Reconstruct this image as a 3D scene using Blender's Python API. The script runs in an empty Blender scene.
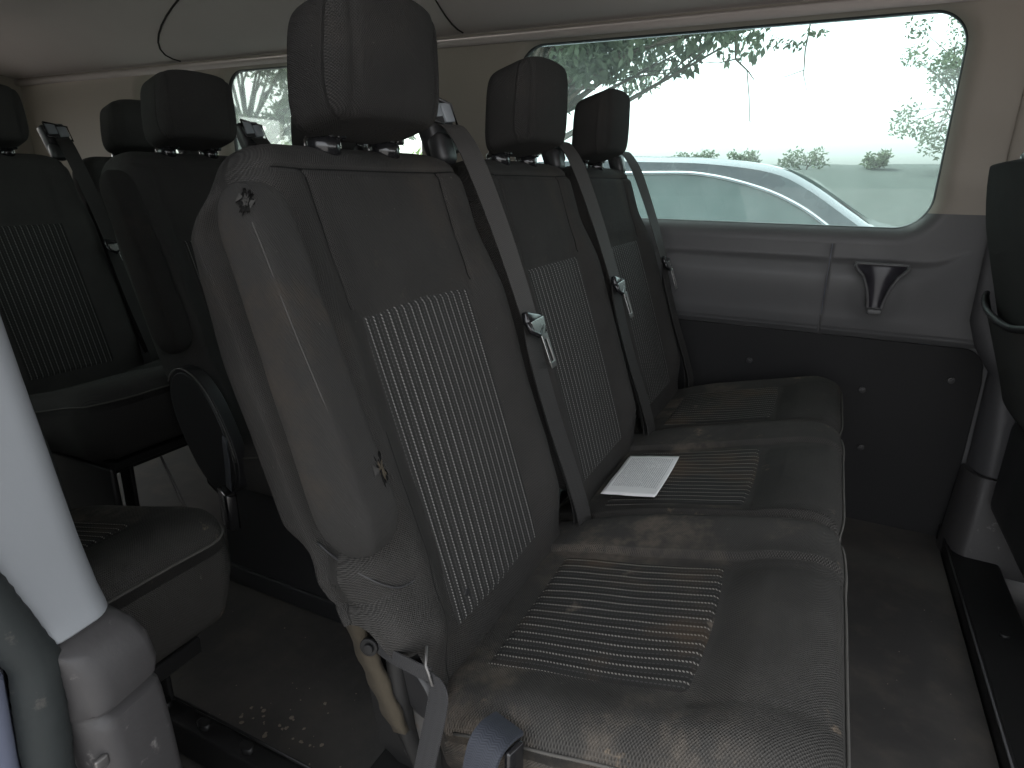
import bpy, bmesh, math, random
from mathutils import Vector, Matrix, noise
random.seed(7)
SC = bpy.context.scene
COL = SC.collection
PI = math.pi
# ---------------------------------------------------------------- materials
MATS = {}
def nt_new(name):
    m = bpy.data.materials.new(name); m.use_nodes = True
    nt = m.node_tree; nt.nodes.clear()
    out = nt.nodes.new('ShaderNodeOutputMaterial')
    return m, nt, out
def nd(nt, typ, ins=None, **props):
    n = nt.nodes.new(typ)
    for k, v in props.items(): setattr(n, k, v)
    for k, v in (ins or {}).items():
        if isinstance(v, bpy.types.NodeSocket): nt.links.new(v, n.inputs[k])
        else: n.inputs[k].default_value = v
    return n
def mth(nt, op, a, b=None, c=None, clamp=False):
    n = nt.nodes.new('ShaderNodeMath'); n.operation = op; n.use_clamp = clamp
    for i, v in enumerate((a, b, c)):
        if v is None: continue
        if isinstance(v, bpy.types.NodeSocket): nt.links.new(v, n.inputs[i])
        else: n.inputs[i].default_value = v
    return n.outputs[0]
def mixc(nt, f, a, b, blend='MIX'):
    n = nt.nodes.new('ShaderNodeMix'); n.data_type = 'RGBA'; n.blend_type = blend
    for i, v in ((0, f), (6, a), (7, b)):
        if isinstance(v, bpy.types.NodeSocket): nt.links.new(v, n.inputs[i])
        else:
            if i and len(v) == 3: v = (*v, 1)
            n.inputs[i].default_value = v
    return n.outputs[2]
def noi(nt, vec, scale, detail=3, rough=.5):
    return nd(nt, 'ShaderNodeTexNoise', {'Vector': vec, 'Scale': scale, 'Detail': detail, 'Roughness': rough}).outputs[0]
def ramp(nt, f, lo, hi):
    n = nd(nt, 'ShaderNodeMapRange', {0: f, 1: lo, 2: hi, 3: 0.0, 4: 1.0}); n.clamp = True; n.interpolation_type = 'SMOOTHSTEP'
    return n.outputs[0]
def finish(nt, out, col, rough=.8, height=None, bump=.3, dist=.001, metal=0, spec=.3, sheen=0, coat=0):
    b = nd(nt, 'ShaderNodeBsdfPrincipled', {'Roughness': rough, 'Metallic': metal, 'Specular IOR Level': spec})
    if isinstance(col, bpy.types.NodeSocket): nt.links.new(col, b.inputs['Base Color'])
    else: b.inputs['Base Color'].default_value = (*col, 1)
    if sheen: b.inputs['Sheen Weight'].default_value = sheen; b.inputs['Sheen Roughness'].default_value = .5
    if coat: b.inputs['Coat Weight'].default_value = coat
    if height is not None:
        bp = nd(nt, 'ShaderNodeBump', {'Strength': bump, 'Distance': dist, 'Height': height})
        nt.links.new(bp.outputs[0], b.inputs['Normal'])
    nt.links.new(b.outputs[0], out.inputs[0]); return b

def mat_plain(name, col, rough=.6, metal=0, spec=.4, grain=120, gb=.15, var=.15, coat=0, wear=0, wearcol=(.3,.3,.3)):
    m, nt, out = nt_new(name)
    tc = nd(nt, 'ShaderNodeTexCoord').outputs['Object']
    n1 = noi(nt, tc, 6, 4); n2 = noi(nt, tc, grain, 2)
    c = mixc(nt, n1, [x*(1-var) for x in col], [min(1, x*(1+var)) for x in col])
    if wear:
        w = ramp(nt, noi(nt, tc, 38, 5, .7), .66-.1*wear, .72)
        c = mixc(nt, mth(nt, 'MULTIPLY', w, wear), c, wearcol)
    r = mth(nt, 'ADD', mth(nt, 'MULTIPLY', n1, .2), rough-.1)
    b = finish(nt, out, c, .5, n2, gb, .001, metal, spec, coat=coat); nt.links.new(r, b.inputs['Roughness'])
    MATS[name] = m; return m

def uvsock(nt):
    uv = nd(nt, 'ShaderNodeUVMap').outputs[0]
    s = nd(nt, 'ShaderNodeSeparateXYZ', {0: uv}); return uv, s.outputs[0], s.outputs[1]

def weave(nt, u, v, p=.003):
    a = mth(nt, 'SINE', mth(nt, 'MULTIPLY', u, 2*PI/p)); b = mth(nt, 'SINE', mth(nt, 'MULTIPLY', v, 2*PI/p))
    return mth(nt, 'ADD', mth(nt, 'MULTIPLY', mth(nt, 'MULTIPLY', a, b), .5), .5)

def mat_fabric(name, base, light, p=.003, dirt=0, amp=1, dirtcol=(.12, .085, .055), lines=None, fuzz=.0):
    """woven automotive cloth; lines = seam lines in uv metres"""
    m, nt, out = nt_new(name)
    uv, u, v = uvsock(nt)
    tc = nd(nt, 'ShaderNodeTexCoord').outputs['Object']
    w = weave(nt, u, v, p)
    big = noi(nt, tc, 5, 4, .6); fine = noi(nt, tc, 260, 2)
    c = mixc(nt, mth(nt, 'MULTIPLY', w, amp), base, light)
    c = mixc(nt, ramp(nt, big, .35, .7), c, mixc(nt, .45, c, light))
    lint = ramp(nt, noi(nt, tc, 90, 3, .7), .70, .78)
    c = mixc(nt, mth(nt, 'MULTIPLY', lint, .25), c, (.3, .28, .25))
    if dirt:
        d1 = ramp(nt, noi(nt, tc, 7, 6, .7), .46, .68); d2 = ramp(nt, noi(nt, tc, 2.6, 3, .5), .40, .60)
        dm = mth(nt, 'MULTIPLY', mth(nt, 'MULTIPLY', d1, d2), dirt, clamp=True)
        c = mixc(nt, dm, c, dirtcol)
        d3 = ramp(nt, noi(nt, tc, 13, 6, .7), .63, .72)
        c = mixc(nt, mth(nt, 'MULTIPLY', d3, .45*dirt), c, (.26, .2, .14))
    h = mth(nt, 'ADD', w, mth(nt, 'MULTIPLY', fine, 1.0))
    if lines:
        for (ax, pos, lo, hi) in lines:
            q, r = (u, v) if ax == 'u' else (v, u)
            dd = mth(nt, 'ABSOLUTE', mth(nt, 'SUBTRACT', q, pos))
            k = mth(nt, 'SUBTRACT', 1.0, ramp(nt, dd, .0005, .0016))
            inr = mth(nt, 'MULTIPLY', mth(nt, 'GREATER_THAN', r, lo), mth(nt, 'LESS_THAN', r, hi))
            k = mth(nt, 'MULTIPLY', k, inr)
            c = mixc(nt, k, c, (.008, .008, .008))
            # stitch thread beside the seam
            d2_ = mth(nt, 'ABSOLUTE', mth(nt, 'SUBTRACT', mth(nt, 'ABSOLUTE', mth(nt, 'SUBTRACT', q, pos)), .005))
            st = mth(nt, 'MULTIPLY', mth(nt, 'LESS_THAN', d2_, .0006), mth(nt, 'GREATER_THAN', mth(nt, 'SINE', mth(nt, 'MULTIPLY', r, 2*PI/.005)), -.3))
            c = mixc(nt, mth(nt, 'MULTIPLY', mth(nt, 'MULTIPLY', st, inr), .15), c, (.10, .095, .09))
    finish(nt, out, c, .95, h, .95, .0014, 0, .15, sheen=fuzz)
    MATS[name] = m; return m

def mat_insert(name, axis, pitch=.0152, dirt=0, dot=(.25, .245, .235)):
    """ribbed insert with rows of light bead stitches along `axis`"""
    m, nt, out = nt_new(name)
    uv, u, v = uvsock(nt)
    tc = nd(nt, 'ShaderNodeTexCoord').outputs['Object']
    a, l = (u, v) if axis == 'v' else (v, u)      # a across the stripes, l along them
    ph = mth(nt, 'FRACT', mth(nt, 'DIVIDE', a, pitch))
    d = mth(nt, 'ABSOLUTE', mth(nt, 'SUBTRACT', ph, .5))          # 0 at stripe centre
    along = mth(nt, 'FRACT', mth(nt, 'ADD', mth(nt, 'DIVIDE', l, .0042), mth(nt, 'MULTIPLY', ph, 2.5)))
    bead = mth(nt, 'LESS_THAN', mth(nt, 'ABSOLUTE', mth(nt, 'SUBTRACT', along, .5)), .27)
    stripe = mth(nt, 'MULTIPLY', mth(nt, 'LESS_THAN', d, .085), bead)
    thin = mth(nt, 'MULTIPLY', mth(nt, 'GREATER_THAN', d, .45), mth(nt, 'LESS_THAN', mth(nt, 'ABSOLUTE', mth(nt, 'SUBTRACT', mth(nt, 'FRACT', mth(nt, 'DIVIDE', l, .005)), .5)), .3))
    w = weave(nt, u, v, .0026)
    c = mixc(nt, w, (.016, .016, .0155), (.040, .039, .037))
    c = mixc(nt, mth(nt, 'MULTIPLY', thin, .35), c, (.12, .12, .115))
    n = noi(nt, tc, 30, 4, .6)
    c = mixc(nt, mth(nt, 'MULTIPLY', stripe, mth(nt, 'ADD', .45, mth(nt, 'MULTIPLY', n, .9)), clamp=True), c, dot)
    if dirt:
        d1 = ramp(nt, noi(nt, tc, 6, 5, .6), .46, .72)
        c = mixc(nt, mth(nt, 'MULTIPLY', d1, .6*dirt), c, mixc(nt, .35, (.13, .085, .05), c))
        d3 = ramp(nt, noi(nt, tc, 11, 5, .6), .64, .74)
        c = mixc(nt, mth(nt, 'MULTIPLY', d3, .5*dirt), c, (.3, .25, .2))
    h = mth(nt, 'ADD', mth(nt, 'MULTIPLY', mth(nt, 'COSINE', mth(nt, 'MULTIPLY', d, 2*PI)), .5), mth(nt, 'MULTIPLY', w, .4))
    finish(nt, out, c, .9, h, .6, .002, 0, .15)
    MATS[name] = m; return m

def mat_web(name, col, p=.0016, edge=.0):
    m, nt, out = nt_new(name)
    uv, u, v = uvsock(nt)
    w = mth(nt, 'ADD', mth(nt, 'MULTIPLY', mth(nt, 'SINE', mth(nt, 'MULTIPLY', mth(nt, 'ADD', v, mth(nt, 'MULTIPLY', mth(nt, 'ABSOLUTE', mth(nt, 'SUBTRACT', mth(nt, 'FRACT', mth(nt, 'DIVIDE', u, .012)), .5)), .006)), 2*PI/.0028)), .5), .5)
    c = mixc(nt, w, [x*.8 for x in col], [x*1.25 for x in col])
    finish(nt, out, c, .6, w, .3, .0008, 0, .35)
    MATS[name] = m; return m

def mat_floor(name):
    m, nt, out = nt_new(name)
    tc = nd(nt, 'ShaderNodeTexCoord').outputs['Object']
    a = noi(nt, tc, 3.5, 6, .65); b = noi(nt, tc, 60, 4, .7); d = noi(nt, tc, 14, 5, .6)
    c = mixc(nt, ramp(nt, a, .35, .65), (.045, .0435, .042), (.075, .070, .064))
    c = mixc(nt, mth(nt, 'MULTIPLY', ramp(nt, d, .5, .72), .35), c, (.085, .075, .062))
    c = mixc(nt, mth(nt, 'MULTIPLY', ramp(nt, b, .66, .74), .35), c, (.16, .14, .11))
    r = mth(nt, 'ADD', .45, mth(nt, 'MULTIPLY', a, .45))
    bs = finish(nt, out, c, .6, mth(nt, 'ADD', b, d), .25, .002, 0, .3); nt.links.new(r, bs.inputs['Roughness'])
    MATS[name] = m; return m

def mat_glass(name, tint, veil, veilcol=(.75, .85, .82), rough=.02):
    """tinted pane; its dust film also stands in for flare haze: see-through, a weak reflection, a thin diffuse scatter"""
    m, nt, out = nt_new(name)
    tc = nd(nt, 'ShaderNodeTexCoord').outputs['Object']
    tr = nd(nt, 'ShaderNodeBsdfTransparent', {0: (*tint, 1)})
    gl = nd(nt, 'ShaderNodeBsdfGlossy', {'Roughness': rough})
    fr = nd(nt, 'ShaderNodeFresnel', {0: 1.45})
    m1 = nd(nt, 'ShaderNodeMixShader', {0: mth(nt, 'MULTIPLY', fr.outputs[0], .8), 1: tr.outputs[0], 2: gl.outputs[0]})
    du = nd(nt, 'ShaderNodeBsdfTranslucent', {0: (*veilcol, 1)})  # pale scatter: dust on the pane plus imitated flare haze
    n = noi(nt, tc, 9, 6, .7); sp = ramp(nt, noi(nt, tc, 70, 3, .7), .70, .76)
    f = mth(nt, 'ADD', mth(nt, 'MULTIPLY', n, veil*1.4), mth(nt, 'MULTIPLY', sp, veil*2.2))
    m2 = nd(nt, 'ShaderNodeMixShader', {0: f, 1: m1.outputs[0], 2: du.outputs[0]})
    nt.links.new(m2.outputs[0], out.inputs[0]); MATS[name] = m; return m

def mat_leaf(name, c1, c2):
    m, nt, out = nt_new(name)
    tc = nd(nt, 'ShaderNodeTexCoord').outputs['Object']
    c = mixc(nt, ramp(nt, noi(nt, tc, 1.4, 3), .35, .65), c1, c2)
    a = nd(nt, 'ShaderNodeBsdfDiffuse', {0: c}); b = nd(nt, 'ShaderNodeBsdfTranslucent', {0: c})
    mx = nd(nt, 'ShaderNodeMixShader', {0: .45, 1: a.outputs[0], 2: b.outputs[0]})
    nt.links.new(mx.outputs[0], out.inputs[0]); MATS[name] = m; return m

SEAM_BACK = [('v', .602, .04, .41), ('u', .087, .44, .602), ('u', .357, .44, .602), ('u', .06, -.05, .30)]
mat_fabric('seat_cloth', (.012, .0118, .0114), (.054, .052, .049), dirt=.12, lines=SEAM_BACK)
mat_fabric('seat_cloth_plain', (.0125, .0122, .0118), (.044, .0425, .0405), dirt=.10)
mat_fabric('seat_cloth_upper', (.024, .0225, .0205), (.050, .047, .043), p=.0035)
mat_fabric('cushion_cloth', (.014, .0136, .0128), (.069, .0665, .0618), p=.0036, dirt=1.0, dirtcol=(.125, .106, .086))
mat_fabric('armrest_cloth', (.026, .0255, .0245), (.050, .0485, .046), p=.002, dirt=.22)
mat_fabric('dark_cloth', (.024, .0235, .023), (.066, .064, .061), p=.003)
mat_insert('back_insert', 'v')
mat_insert('cushion_insert', 'u', dirt=1.0, dot=(.29, .275, .25))
mat_insert('dark_insert', 'v', dot=(.20, .20, .195))
mat_web('webbing', (.040, .038, .036)); mat_web('webbing_dark', (.026, .025, .024)); mat_web('webbing_grey', (.032, .032, .033)); mat_web('webbing_blue', (.032, .036, .046))
mat_floor('floor_rubber')
mat_plain('black_plastic', (.020, .020, .021), .4, spec=.5, grain=300, gb=.1)
mat_plain('gloss_plastic', (.012, .012, .013), .2, spec=.6, gb=.02)
mat_plain('clear_plastic', (.26, .28, .30), .2, spec=.6, gb=.02)
mat_plain('lower_panel', (.011, .011, .0115), .7, spec=.3, grain=200, gb=.2)
mat_plain('grey_trim', (.088, .088, .090), .5, spec=.45, grain=350, gb=.12, var=.06)
mat_plain('beige_trim', (.29, .262, .225), .65, spec=.3, grain=250, gb=.1, var=.05)
mat_plain('pillar_dark', (.055, .055, .058), .5, gb=.1)
mat_plain('holder_dark', (.030, .028, .034), .35, gb=.03)
mat_plain('headliner', (.42, .385, .365), .95, spec=.1, grain=300, gb=.3, var=.05)
mat_plain('headliner_groove', (.02, .02, .018), .9)
mat_plain('pillar_grey', (.205, .218, .23), .55, spec=.35, grain=300, gb=.1, var=.04)
mat_plain('scuffed_trim', (.040, .0385, .039), .5, spec=.4, grain=160, gb=.25, var=.15, wear=.5, wearcol=(.22, .21, .20))
mat_plain('rubber', (.018, .022, .022), .75, grain=55, gb=.9, wear=.35, wearcol=(.10, .09, .08))
mat_plain('body_paint', (.20, .22, .30), .3, spec=.5, coat=.6, gb=.02)
mat_plain('steel_black', (.010, .010, .010), .5, spec=.3, grain=80, gb=.15, wear=.2, wearcol=(.12, .11, .10))
mat_plain('steel', (.55, .55, .54), .28, metal=1, gb=.05)
mat_plain('steel_worn', (.16, .155, .15), .45, metal=.7, wear=.6, wearcol=(.15, .1, .06))
mat_plain('foam', (.045, .037, .025), .95, grain=90, gb=.9, var=.3, wear=.5, wearcol=(.14, .10, .06))
mat_plain('piping', (.075, .072, .065), .9, grain=400, gb=.5)
mat_plain('worn_thread', (.044, .042, .039), .95, grain=300, gb=.6, var=.5)
mat_plain('hole_dark', (.009, .0088, .0085), .95, spec=.05)
mat_plain('crumb', (.24, .205, .16), .9, gb=.5)
mat_plain('car_silver', (.13, .135, .15), .28, metal=.2, coat=.8, gb=.0, var=.02)
mat_plain('car_glass', (.02, .045, .04), .08, spec=.9, gb=.0)
mat_plain('chrome', (.8, .8, .8), .12, metal=1, gb=0)
mat_plain('tyre', (.02, .02, .02), .8)
mat_plain('bark', (.09, .07, .055), .9, grain=25, gb=.9)
mat_plain('asphalt', (.16, .155, .15), .9, grain=40, gb=.4)
mat_plain('grass_bank', (.026, .034, .030), .95, grain=5, gb=.9, var=.7, wear=1, wearcol=(.12, .12, .10))
mat_plain('plaster', (.5, .48, .45), .8)
mat_leaf('leaf', (.10, .125, .085), (.16, .19, .13)); mat_leaf('leaf_bright', (.13, .20, .05), (.22, .28, .10))
mat_glass('window_glass', (.72, .82, .80), .06); mat_glass('rear_glass', (.86, .93, .89), .10)

# ---------------------------------------------------------------- mesh helpers
def mk(name, verts, faces, mat, parent=None, uvs=None, smooth=True, loc=None):
    me = bpy.data.meshes.new(name); me.from_pydata([tuple(v) for v in verts], [], faces); me.update()
    if uvs is not None:
        l = me.uv_layers.new(name='UVMap')
        for i, lp in enumerate(me.loops): l.data[i].uv = uvs[lp.vertex_index]
    bm = bmesh.new(); bm.from_mesh(me); bmesh.ops.recalc_face_normals(bm, faces=bm.faces); bm.to_mesh(me); bm.free()
    if smooth: me.polygons.foreach_set('use_smooth', [True]*len(me.polygons))
    me.materials.append(MATS[mat] if isinstance(mat, str) else mat)
    o = bpy.data.objects.new(name, me); COL.objects.link(o)
    if parent is not None: o.parent = parent
    if loc: o.location = loc
    return o
class MB:
    def __init__(s): s.v = []; s.f = []
    def add(s, v, f):
        n = len(s.v); s.v += [Vector(x) for x in v]; s.f += [[i+n for i in q] for q in f]
    def box(s, c, d, M=None, bev=0):
        bm = bmesh.new(); bmesh.ops.create_cube(bm, size=1)
        for v in bm.verts: v.co = Vector((v.co.x*d[0], v.co.y*d[1], v.co.z*d[2]))
        if bev: bmesh.ops.bevel(bm, geom=bm.edges[:], offset=bev, segments=3, profile=.5, affect='EDGES')
        bm.verts.ensure_lookup_table()
        vs = [v.co.copy() for v in bm.verts]
        if M: vs = [M @ v for v in vs]
        s.add([v+Vector(c) for v in vs], [[v.index for v in f.verts] for f in bm.faces]); bm.free()
    def tube(s, pts, r, n=10, cap=True):
        pts = [Vector(p) for p in pts]; rs = r if isinstance(r, (list, tuple)) else [r]*len(pts)
        base = len(s.v); up = None
        for i, p in enumerate(pts):
            t = (pts[min(i+1, len(pts)-1)]-pts[max(i-1, 0)]).normalized()
            if up is None: up = Vector((0, 0, 1)) if abs(t.z) < .9 else Vector((1, 0, 0))
            a = t.cross(up).normalized(); b = a.cross(t).normalized(); up = b
            for k in range(n):
                s.v.append(p+a*rs[i]*math.cos(2*PI*k/n)+b*rs[i]*math.sin(2*PI*k/n))
        for i in range(len(pts)-1):
            for k in range(n):
                s.f.append([base+i*n+k, base+i*n+(k+1) % n, base+(i+1)*n+(k+1) % n, base+(i+1)*n+k])
        if cap: s.f.append([base+k for k in range(n)][::-1]); s.f.append([base+(len(pts)-1)*n+k for k in range(n)])
    def disc(s, c, ax, r, th, n=24):
        c = Vector(c); ax = Vector(ax).normalized(); s.tube([c-ax*th/2, c-ax*th/2+ax*.0001, c+ax*th/2-ax*.0001, c+ax*th/2], [r*.9, r, r, r*.9], n)
    def prism(s, poly, off):   # poly: list of 3d points, extruded by off
        n = len(poly); off = Vector(off)
        s.add([Vector(p) for p in poly]+[Vector(p)+off for p in poly], [list(range(n))[::-1], list(range(n, 2*n))]+[[i, (i+1) % n, n+(i+1) % n, n+i] for i in range(n)])
    def build(s, name, mat, parent=None, smooth=False, bevel=0, loc=None):
        o = mk(name, s.v, s.f, mat, parent, smooth=smooth, loc=loc)
        if bevel:
            md = o.modifiers.new('Bevel', 'BEVEL'); md.width = bevel; md.segments = 3; md.limit_method = 'ANGLE'; md.angle_limit = math.radians(40)
            for p in o.data.polygons: p.use_smooth = True
            md2 = o.modifiers.new('wn', 'WEIGHTED_NORMAL'); md2.keep_sharp = False
        return o
def ribbon(name, pts, wd, width, mat, parent=None, th=.0016, sub=6):
    """flat strap along pts (catmull-rom), wd = width direction per point or one"""
    P_ = [Vector(p) for p in pts]; W = [Vector(w) for w in wd] if isinstance(wd[0], (tuple, list, Vector)) else [Vector(wd)]*len(P_)
    out = []; ws = []
    for i in range(len(P_)-1):
        p0, p1, p2, p3 = P_[max(i-1, 0)], P_[i], P_[i+1], P_[min(i+2, len(P_)-1)]
        for k in range(sub):
            t = k/sub
            out.append(.5*((2*p1)+(-p0+p2)*t+(2*p0-5*p1+4*p2-p3)*t*t+(-p0+3*p1-3*p2+p3)*t**3)); ws.append(W[i].lerp(W[i+1], t).normalized())
    out.append(P_[-1]); ws.append(W[-1].normalized())
    v = []; uv = []; L = 0
    for i, p in enumerate(out):
        if i: L += (p-out[i-1]).length
        t = (out[min(i+1, len(out)-1)]-out[max(i-1, 0)]).normalized(); n = t.cross(ws[i]).normalized()
        for (a, b) in ((-.5, 1), (-.17, 1.15), (.17, 1.15), (.5, 1), (.5, -1), (.17, -1.15), (-.17, -1.15), (-.5, -1)):
            v.append(p+ws[i]*a*width+n*b*th/2); uv.append((a*width, L))
    f = []
    for i in range(len(out)-1):
        for k in range(8): f.append([i*8+k, i*8+(k+1) % 8, (i+1)*8+(k+1) % 8, (i+1)*8+k])
    f.append(list(range(8))[::-1]); f.append([(len(out)-1)*8+k for k in range(8)])
    return mk(name, v, f, mat, parent, uv, smooth=False)
def tag(o, label=None, cat=None, group=None, kind=None):
    if label: o['label'] = label
    if cat: o['category'] = cat
    if group: o['group'] = group
    if kind: o['kind'] = kind
    return o
def empty(name, loc=(0, 0, 0)):
    o = bpy.data.objects.new(name, None); o.empty_display_size = .1; COL.objects.link(o); o.location = loc; return o
def ss(x, a, b):
    if a == b: return float(x > a)
    t = max(0, min(1, (x-a)/(b-a))); return t*t*(3-2*t)

# ---------------------------------------------------------------- seat geometry
LE = .3193; SL, CL = math.sin(LE), math.cos(LE); BX, BZ = .092, .41; YC = .222
def S(y, s, t): return Vector((BX-SL*s+CL*t, y, BZ+CL*s+SL*t))
HW, TOP = .229, .646
def hw(s):
    h = HW
    if s > .42: h -= .012*ss(s, .42, .55)
    if s > TOP-.085:
        q = (s-(TOP-.085))/.085; h -= .10*(1-math.sqrt(max(0, 1-min(1, q)**2.6)))
    return h
def tf(dy, s, groove=True):
    a = abs(dy); h = hw(s)
    t = .030*math.exp(-((a-.180)/.042)**2)*ss(s, -.03, .08)*(1-.65*ss(s, .40, .52))
    t += .008*math.sin(PI*max(0, min(1, s/.5)))*math.exp(-(dy/.12)**2)
    t += .006*ss(s, .44, .47)*math.exp(-(dy/.15)**4)
    if groove:
        gs = .0055
        if s > .43: t -= .004*math.exp(-((a-.1345)/gs)**2)*ss(s, .43, .45)*(1-ss(s, .597, .605))
        if a < .36: t -= .0045*math.exp(-((s-.602)/gs)**2)
    r = .036
    e = (a-(h-r))/r
    if e > 0: t -= .034*(1-math.sqrt(max(0, 1-min(1, e)**2)))
    rt = .06
    q = (s-(TOP-rt))/rt
    if q > 0: t = max(t-.065*(1-math.sqrt(max(0, 1-min(1, q)**2.2))), -.068)
    return t
def sbot(t, dy):   # lower hem: rises towards the back, and round the opening on the near side
    if dy < -.19: return -.02+.125*ss(-t, -.030, .032)
    return -.03+.14*ss(-t, .065, .10)
def backrest_mesh(parent, mat='seat_cloth', hero=False, name='backrest', NF=90, NS=130, top=None):
    NB = 60 if hero else 26; v = []; uv = []
    for j in range(NS+1):
        s = -.03+(TOP+.03)*(1-(1-j/NS)**1.35)
        h = hw(s); row = []
        for i in range(NF+1):
            u = -1+2*i/NF; dy = h*(.55*u+.45*math.sin(u*PI/2))
            row.append((dy, tf(dy, s)))
        tback = (-.086 if hero else -.097)+.015*ss(s, .5, TOP)+.016*(1-ss(s, .05, .2))
        tl = row[-1][1]; tback = min(tback, tl-.012)
        for i in range(1, NB):
            k = i/NB; ang = k*PI
            # superellipse round the back
            c = math.cos(ang); si = math.sin(ang)
            dy = h*(abs(c)**.22)*(1 if c >= 0 else -1); t = tl+(tback-tl)*(abs(si)**.45)
            row.append((dy, t))
        for (dy, t) in row:
            s0 = sbot(t, dy); s1 = s if s > .16 else s0+(s+.03)*(.16-s0)/.19
            y = YC+dy
            if hero:
                p = Vector((y*5, s1*5, t*5))
                t2 = t+.0035*noise.noise(p*1.3)+.0015*noise.noise(p*4)
                if dy < -.19:
                    m = max(ss(-t, .040, .054), ss(-s1, -.205, -.180)*ss(t, -.2, .05)); m *= (1-ss(s1, .57, .61))*ss(s1, -.03, .05)
                    y -= .016*m*ss(-dy, .19, .215)
                    y -= .007*math.exp(-((s1-.165-.25*max(0, t))/.016)**2)*(1-ss(t, .05, .08))*ss(t, -.08, -.04); y += .006*math.exp(-((s1-.128-.25*max(0, t))/.006)**2)*(1-ss(t, .05, .08))*ss(t, -.08, -.04)
                    if dy < -.17: t2 -= .030*math.exp(-((dy+.213)/.012)**2)*ss(s1, .19, .23)*(1-ss(s1, .55, .59))
                if dy < -.19: y += .016*math.exp(-((t+.036)/.009)**2)*ss(s1, .19, .23)*(1-ss(s1, .56, .6))
                y -= .004*noise.noise(Vector((s1*9, t*14, 3)))
                if dy < -.135 and s1 < .2:     # slack cloth below the armrest
                    t2 += .007*math.sin((s1*1.0+dy*.8)*60)*ss(-dy, .14, .2)*(1-ss(s1, .1, .2))
                t = t2
            v.append(S(y, s1, t)); uv.append((y if t > -.04 else y+t, s1))
    M_ = len(row); f = []
    for j in range(NS):
        for i in range(M_): f.append([j*M_+i, j*M_+(i+1) % M_, (j+1)*M_+(i+1) % M_, (j+1)*M_+i])
    f.append([NS*M_+i for i in range(M_)])
    return mk(name, v, f, mat, parent, uv)
def insert_mesh(parent, mat='back_insert', NY=36, NS2=60):
    v = []; uv = []
    for j in range(NS2+1):
        s = .012+.428*j/NS2
        for i in range(NY+1):
            dy = -.132+.264*i/NY
            e = min(1, min(i, NY-i)/2, min(j, NS2-j)/2)
            v.append(S(YC+dy, s, tf(dy, s, False)+(-.004+.0065*e))); uv.append((dy, s))
    f = [[j*(NY+1)+i, j*(NY+1)+i+1, (j+1)*(NY+1)+i+1, (j+1)*(NY+1)+i] for j in range(NS2) for i in range(NY)]
    return mk('backrest_insert', v, f, mat, parent, uv)
def headrest_mesh(parent, mat='seat_cloth_plain', s0=.645, s1=.770, hwid=.112, th=.088, tc=.012):
    v = []; uv = []; NJ = 36; NI = 72; H = s1-s0
    for j in range(NJ+1):
        a = -PI/2+PI*j/NJ
        sv = math.copysign(abs(math.sin(a))**.36, math.sin(a)); cr = max(1e-3, abs(math.cos(a)))**.25
        s = (s0+s1)/2+sv*H/2
        top = (s-s0)/H
        for i in range(NI):
            b = 2*PI*i/NI; c, si = math.cos(b), math.sin(b)
            y = math.copysign(abs(c)**.38, c)*hwid*cr*(1-.07*ss(top, .3, 1)-.03*ss(1-top, .6, 1)); t = math.copysign(abs(si)**.45, si)*th/2*cr
            t += .012*(1-(y/hwid)**2) * (1 if si > 0 else -.3)
            t += .36*(s-s0)
            # seams down the corners between side panel and front
            if si > 0:
                t -= .004*math.exp(-((abs(y)-.080)/.004)**2)
            v.append(S(YC-.006+y, s+(.006*(1-(y/hwid)**2) if top > .5 else 0), tc+t)); uv.append((y if abs(c) < .95 else y+t, s))
    f = [[j*NI+i, j*NI+(i+1) % NI, (j+1)*NI+(i+1) % NI, (j+1)*NI+i] for j in range(NJ) for i in range(NI)]
    f.append(list(range(NI))[::-1]); f.append([NJ*NI+i for i in range(NI)])
    o = mk('headrest', v, f, mat, parent, uv)
    for yy in (-.06, .06):
        p = MB(); p.tube([S(YC+yy, .60, -.038), S(YC+yy, .68, .012)], .006, 12); p.build('headrest_post', 'steel_black', o, True)
        c_ = MB(); c_.tube([S(YC+yy, .625, -.028), S(YC+yy, .645, -.022), S(YC+yy, .650, -.020), S(YC+yy, .654, -.018)], [.022, .022, .018, .010], 16)
        c_.box(S(YC+yy+.018, .650, -.012), (.02, .016, .012), None, .003); c_.build('post_sleeve', 'gloss_plastic', o, True)
    return o
def guide_mesh(parent):
    R_ = Matrix(((CL, 0, -SL), (0, 1, 0), (SL, 0, CL)))   # local t,y,s -> world
    m = MB(); m.box(S(.440, .682, -.026), (.030, .074, .088), R_ @ Matrix.Rotation(.12, 3, 'X'), .009)
    m.box(S(.426, .645, -.018), (.03, .045, .05), R_, .012)
    o = m.build('belt_guide', 'black_plastic', parent, True)
    b = MB()
    for k in range(2):
        b.box(S(.426+.032*k, .708-.006*k, -.0095), (.006, .028, .030), R_ @ Matrix.Rotation(.12, 3, 'X'), .002)
    b.build('guide_window', 'clear_plastic', o, True)
    r = MB(); y0, y1, a, c = .407, .478, .728, .688
    pts = [S(y0, a-.002, -.008), S(y1-.004, a-.012, -.008), S(y1, c-.012, -.008), S(y0, c-.002, -.008), S(y0, a-.002, -.008)]
    r.tube(pts, .0028, 8); r.build('guide_bezel', 'gloss_plastic', o, True)
    return o
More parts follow.
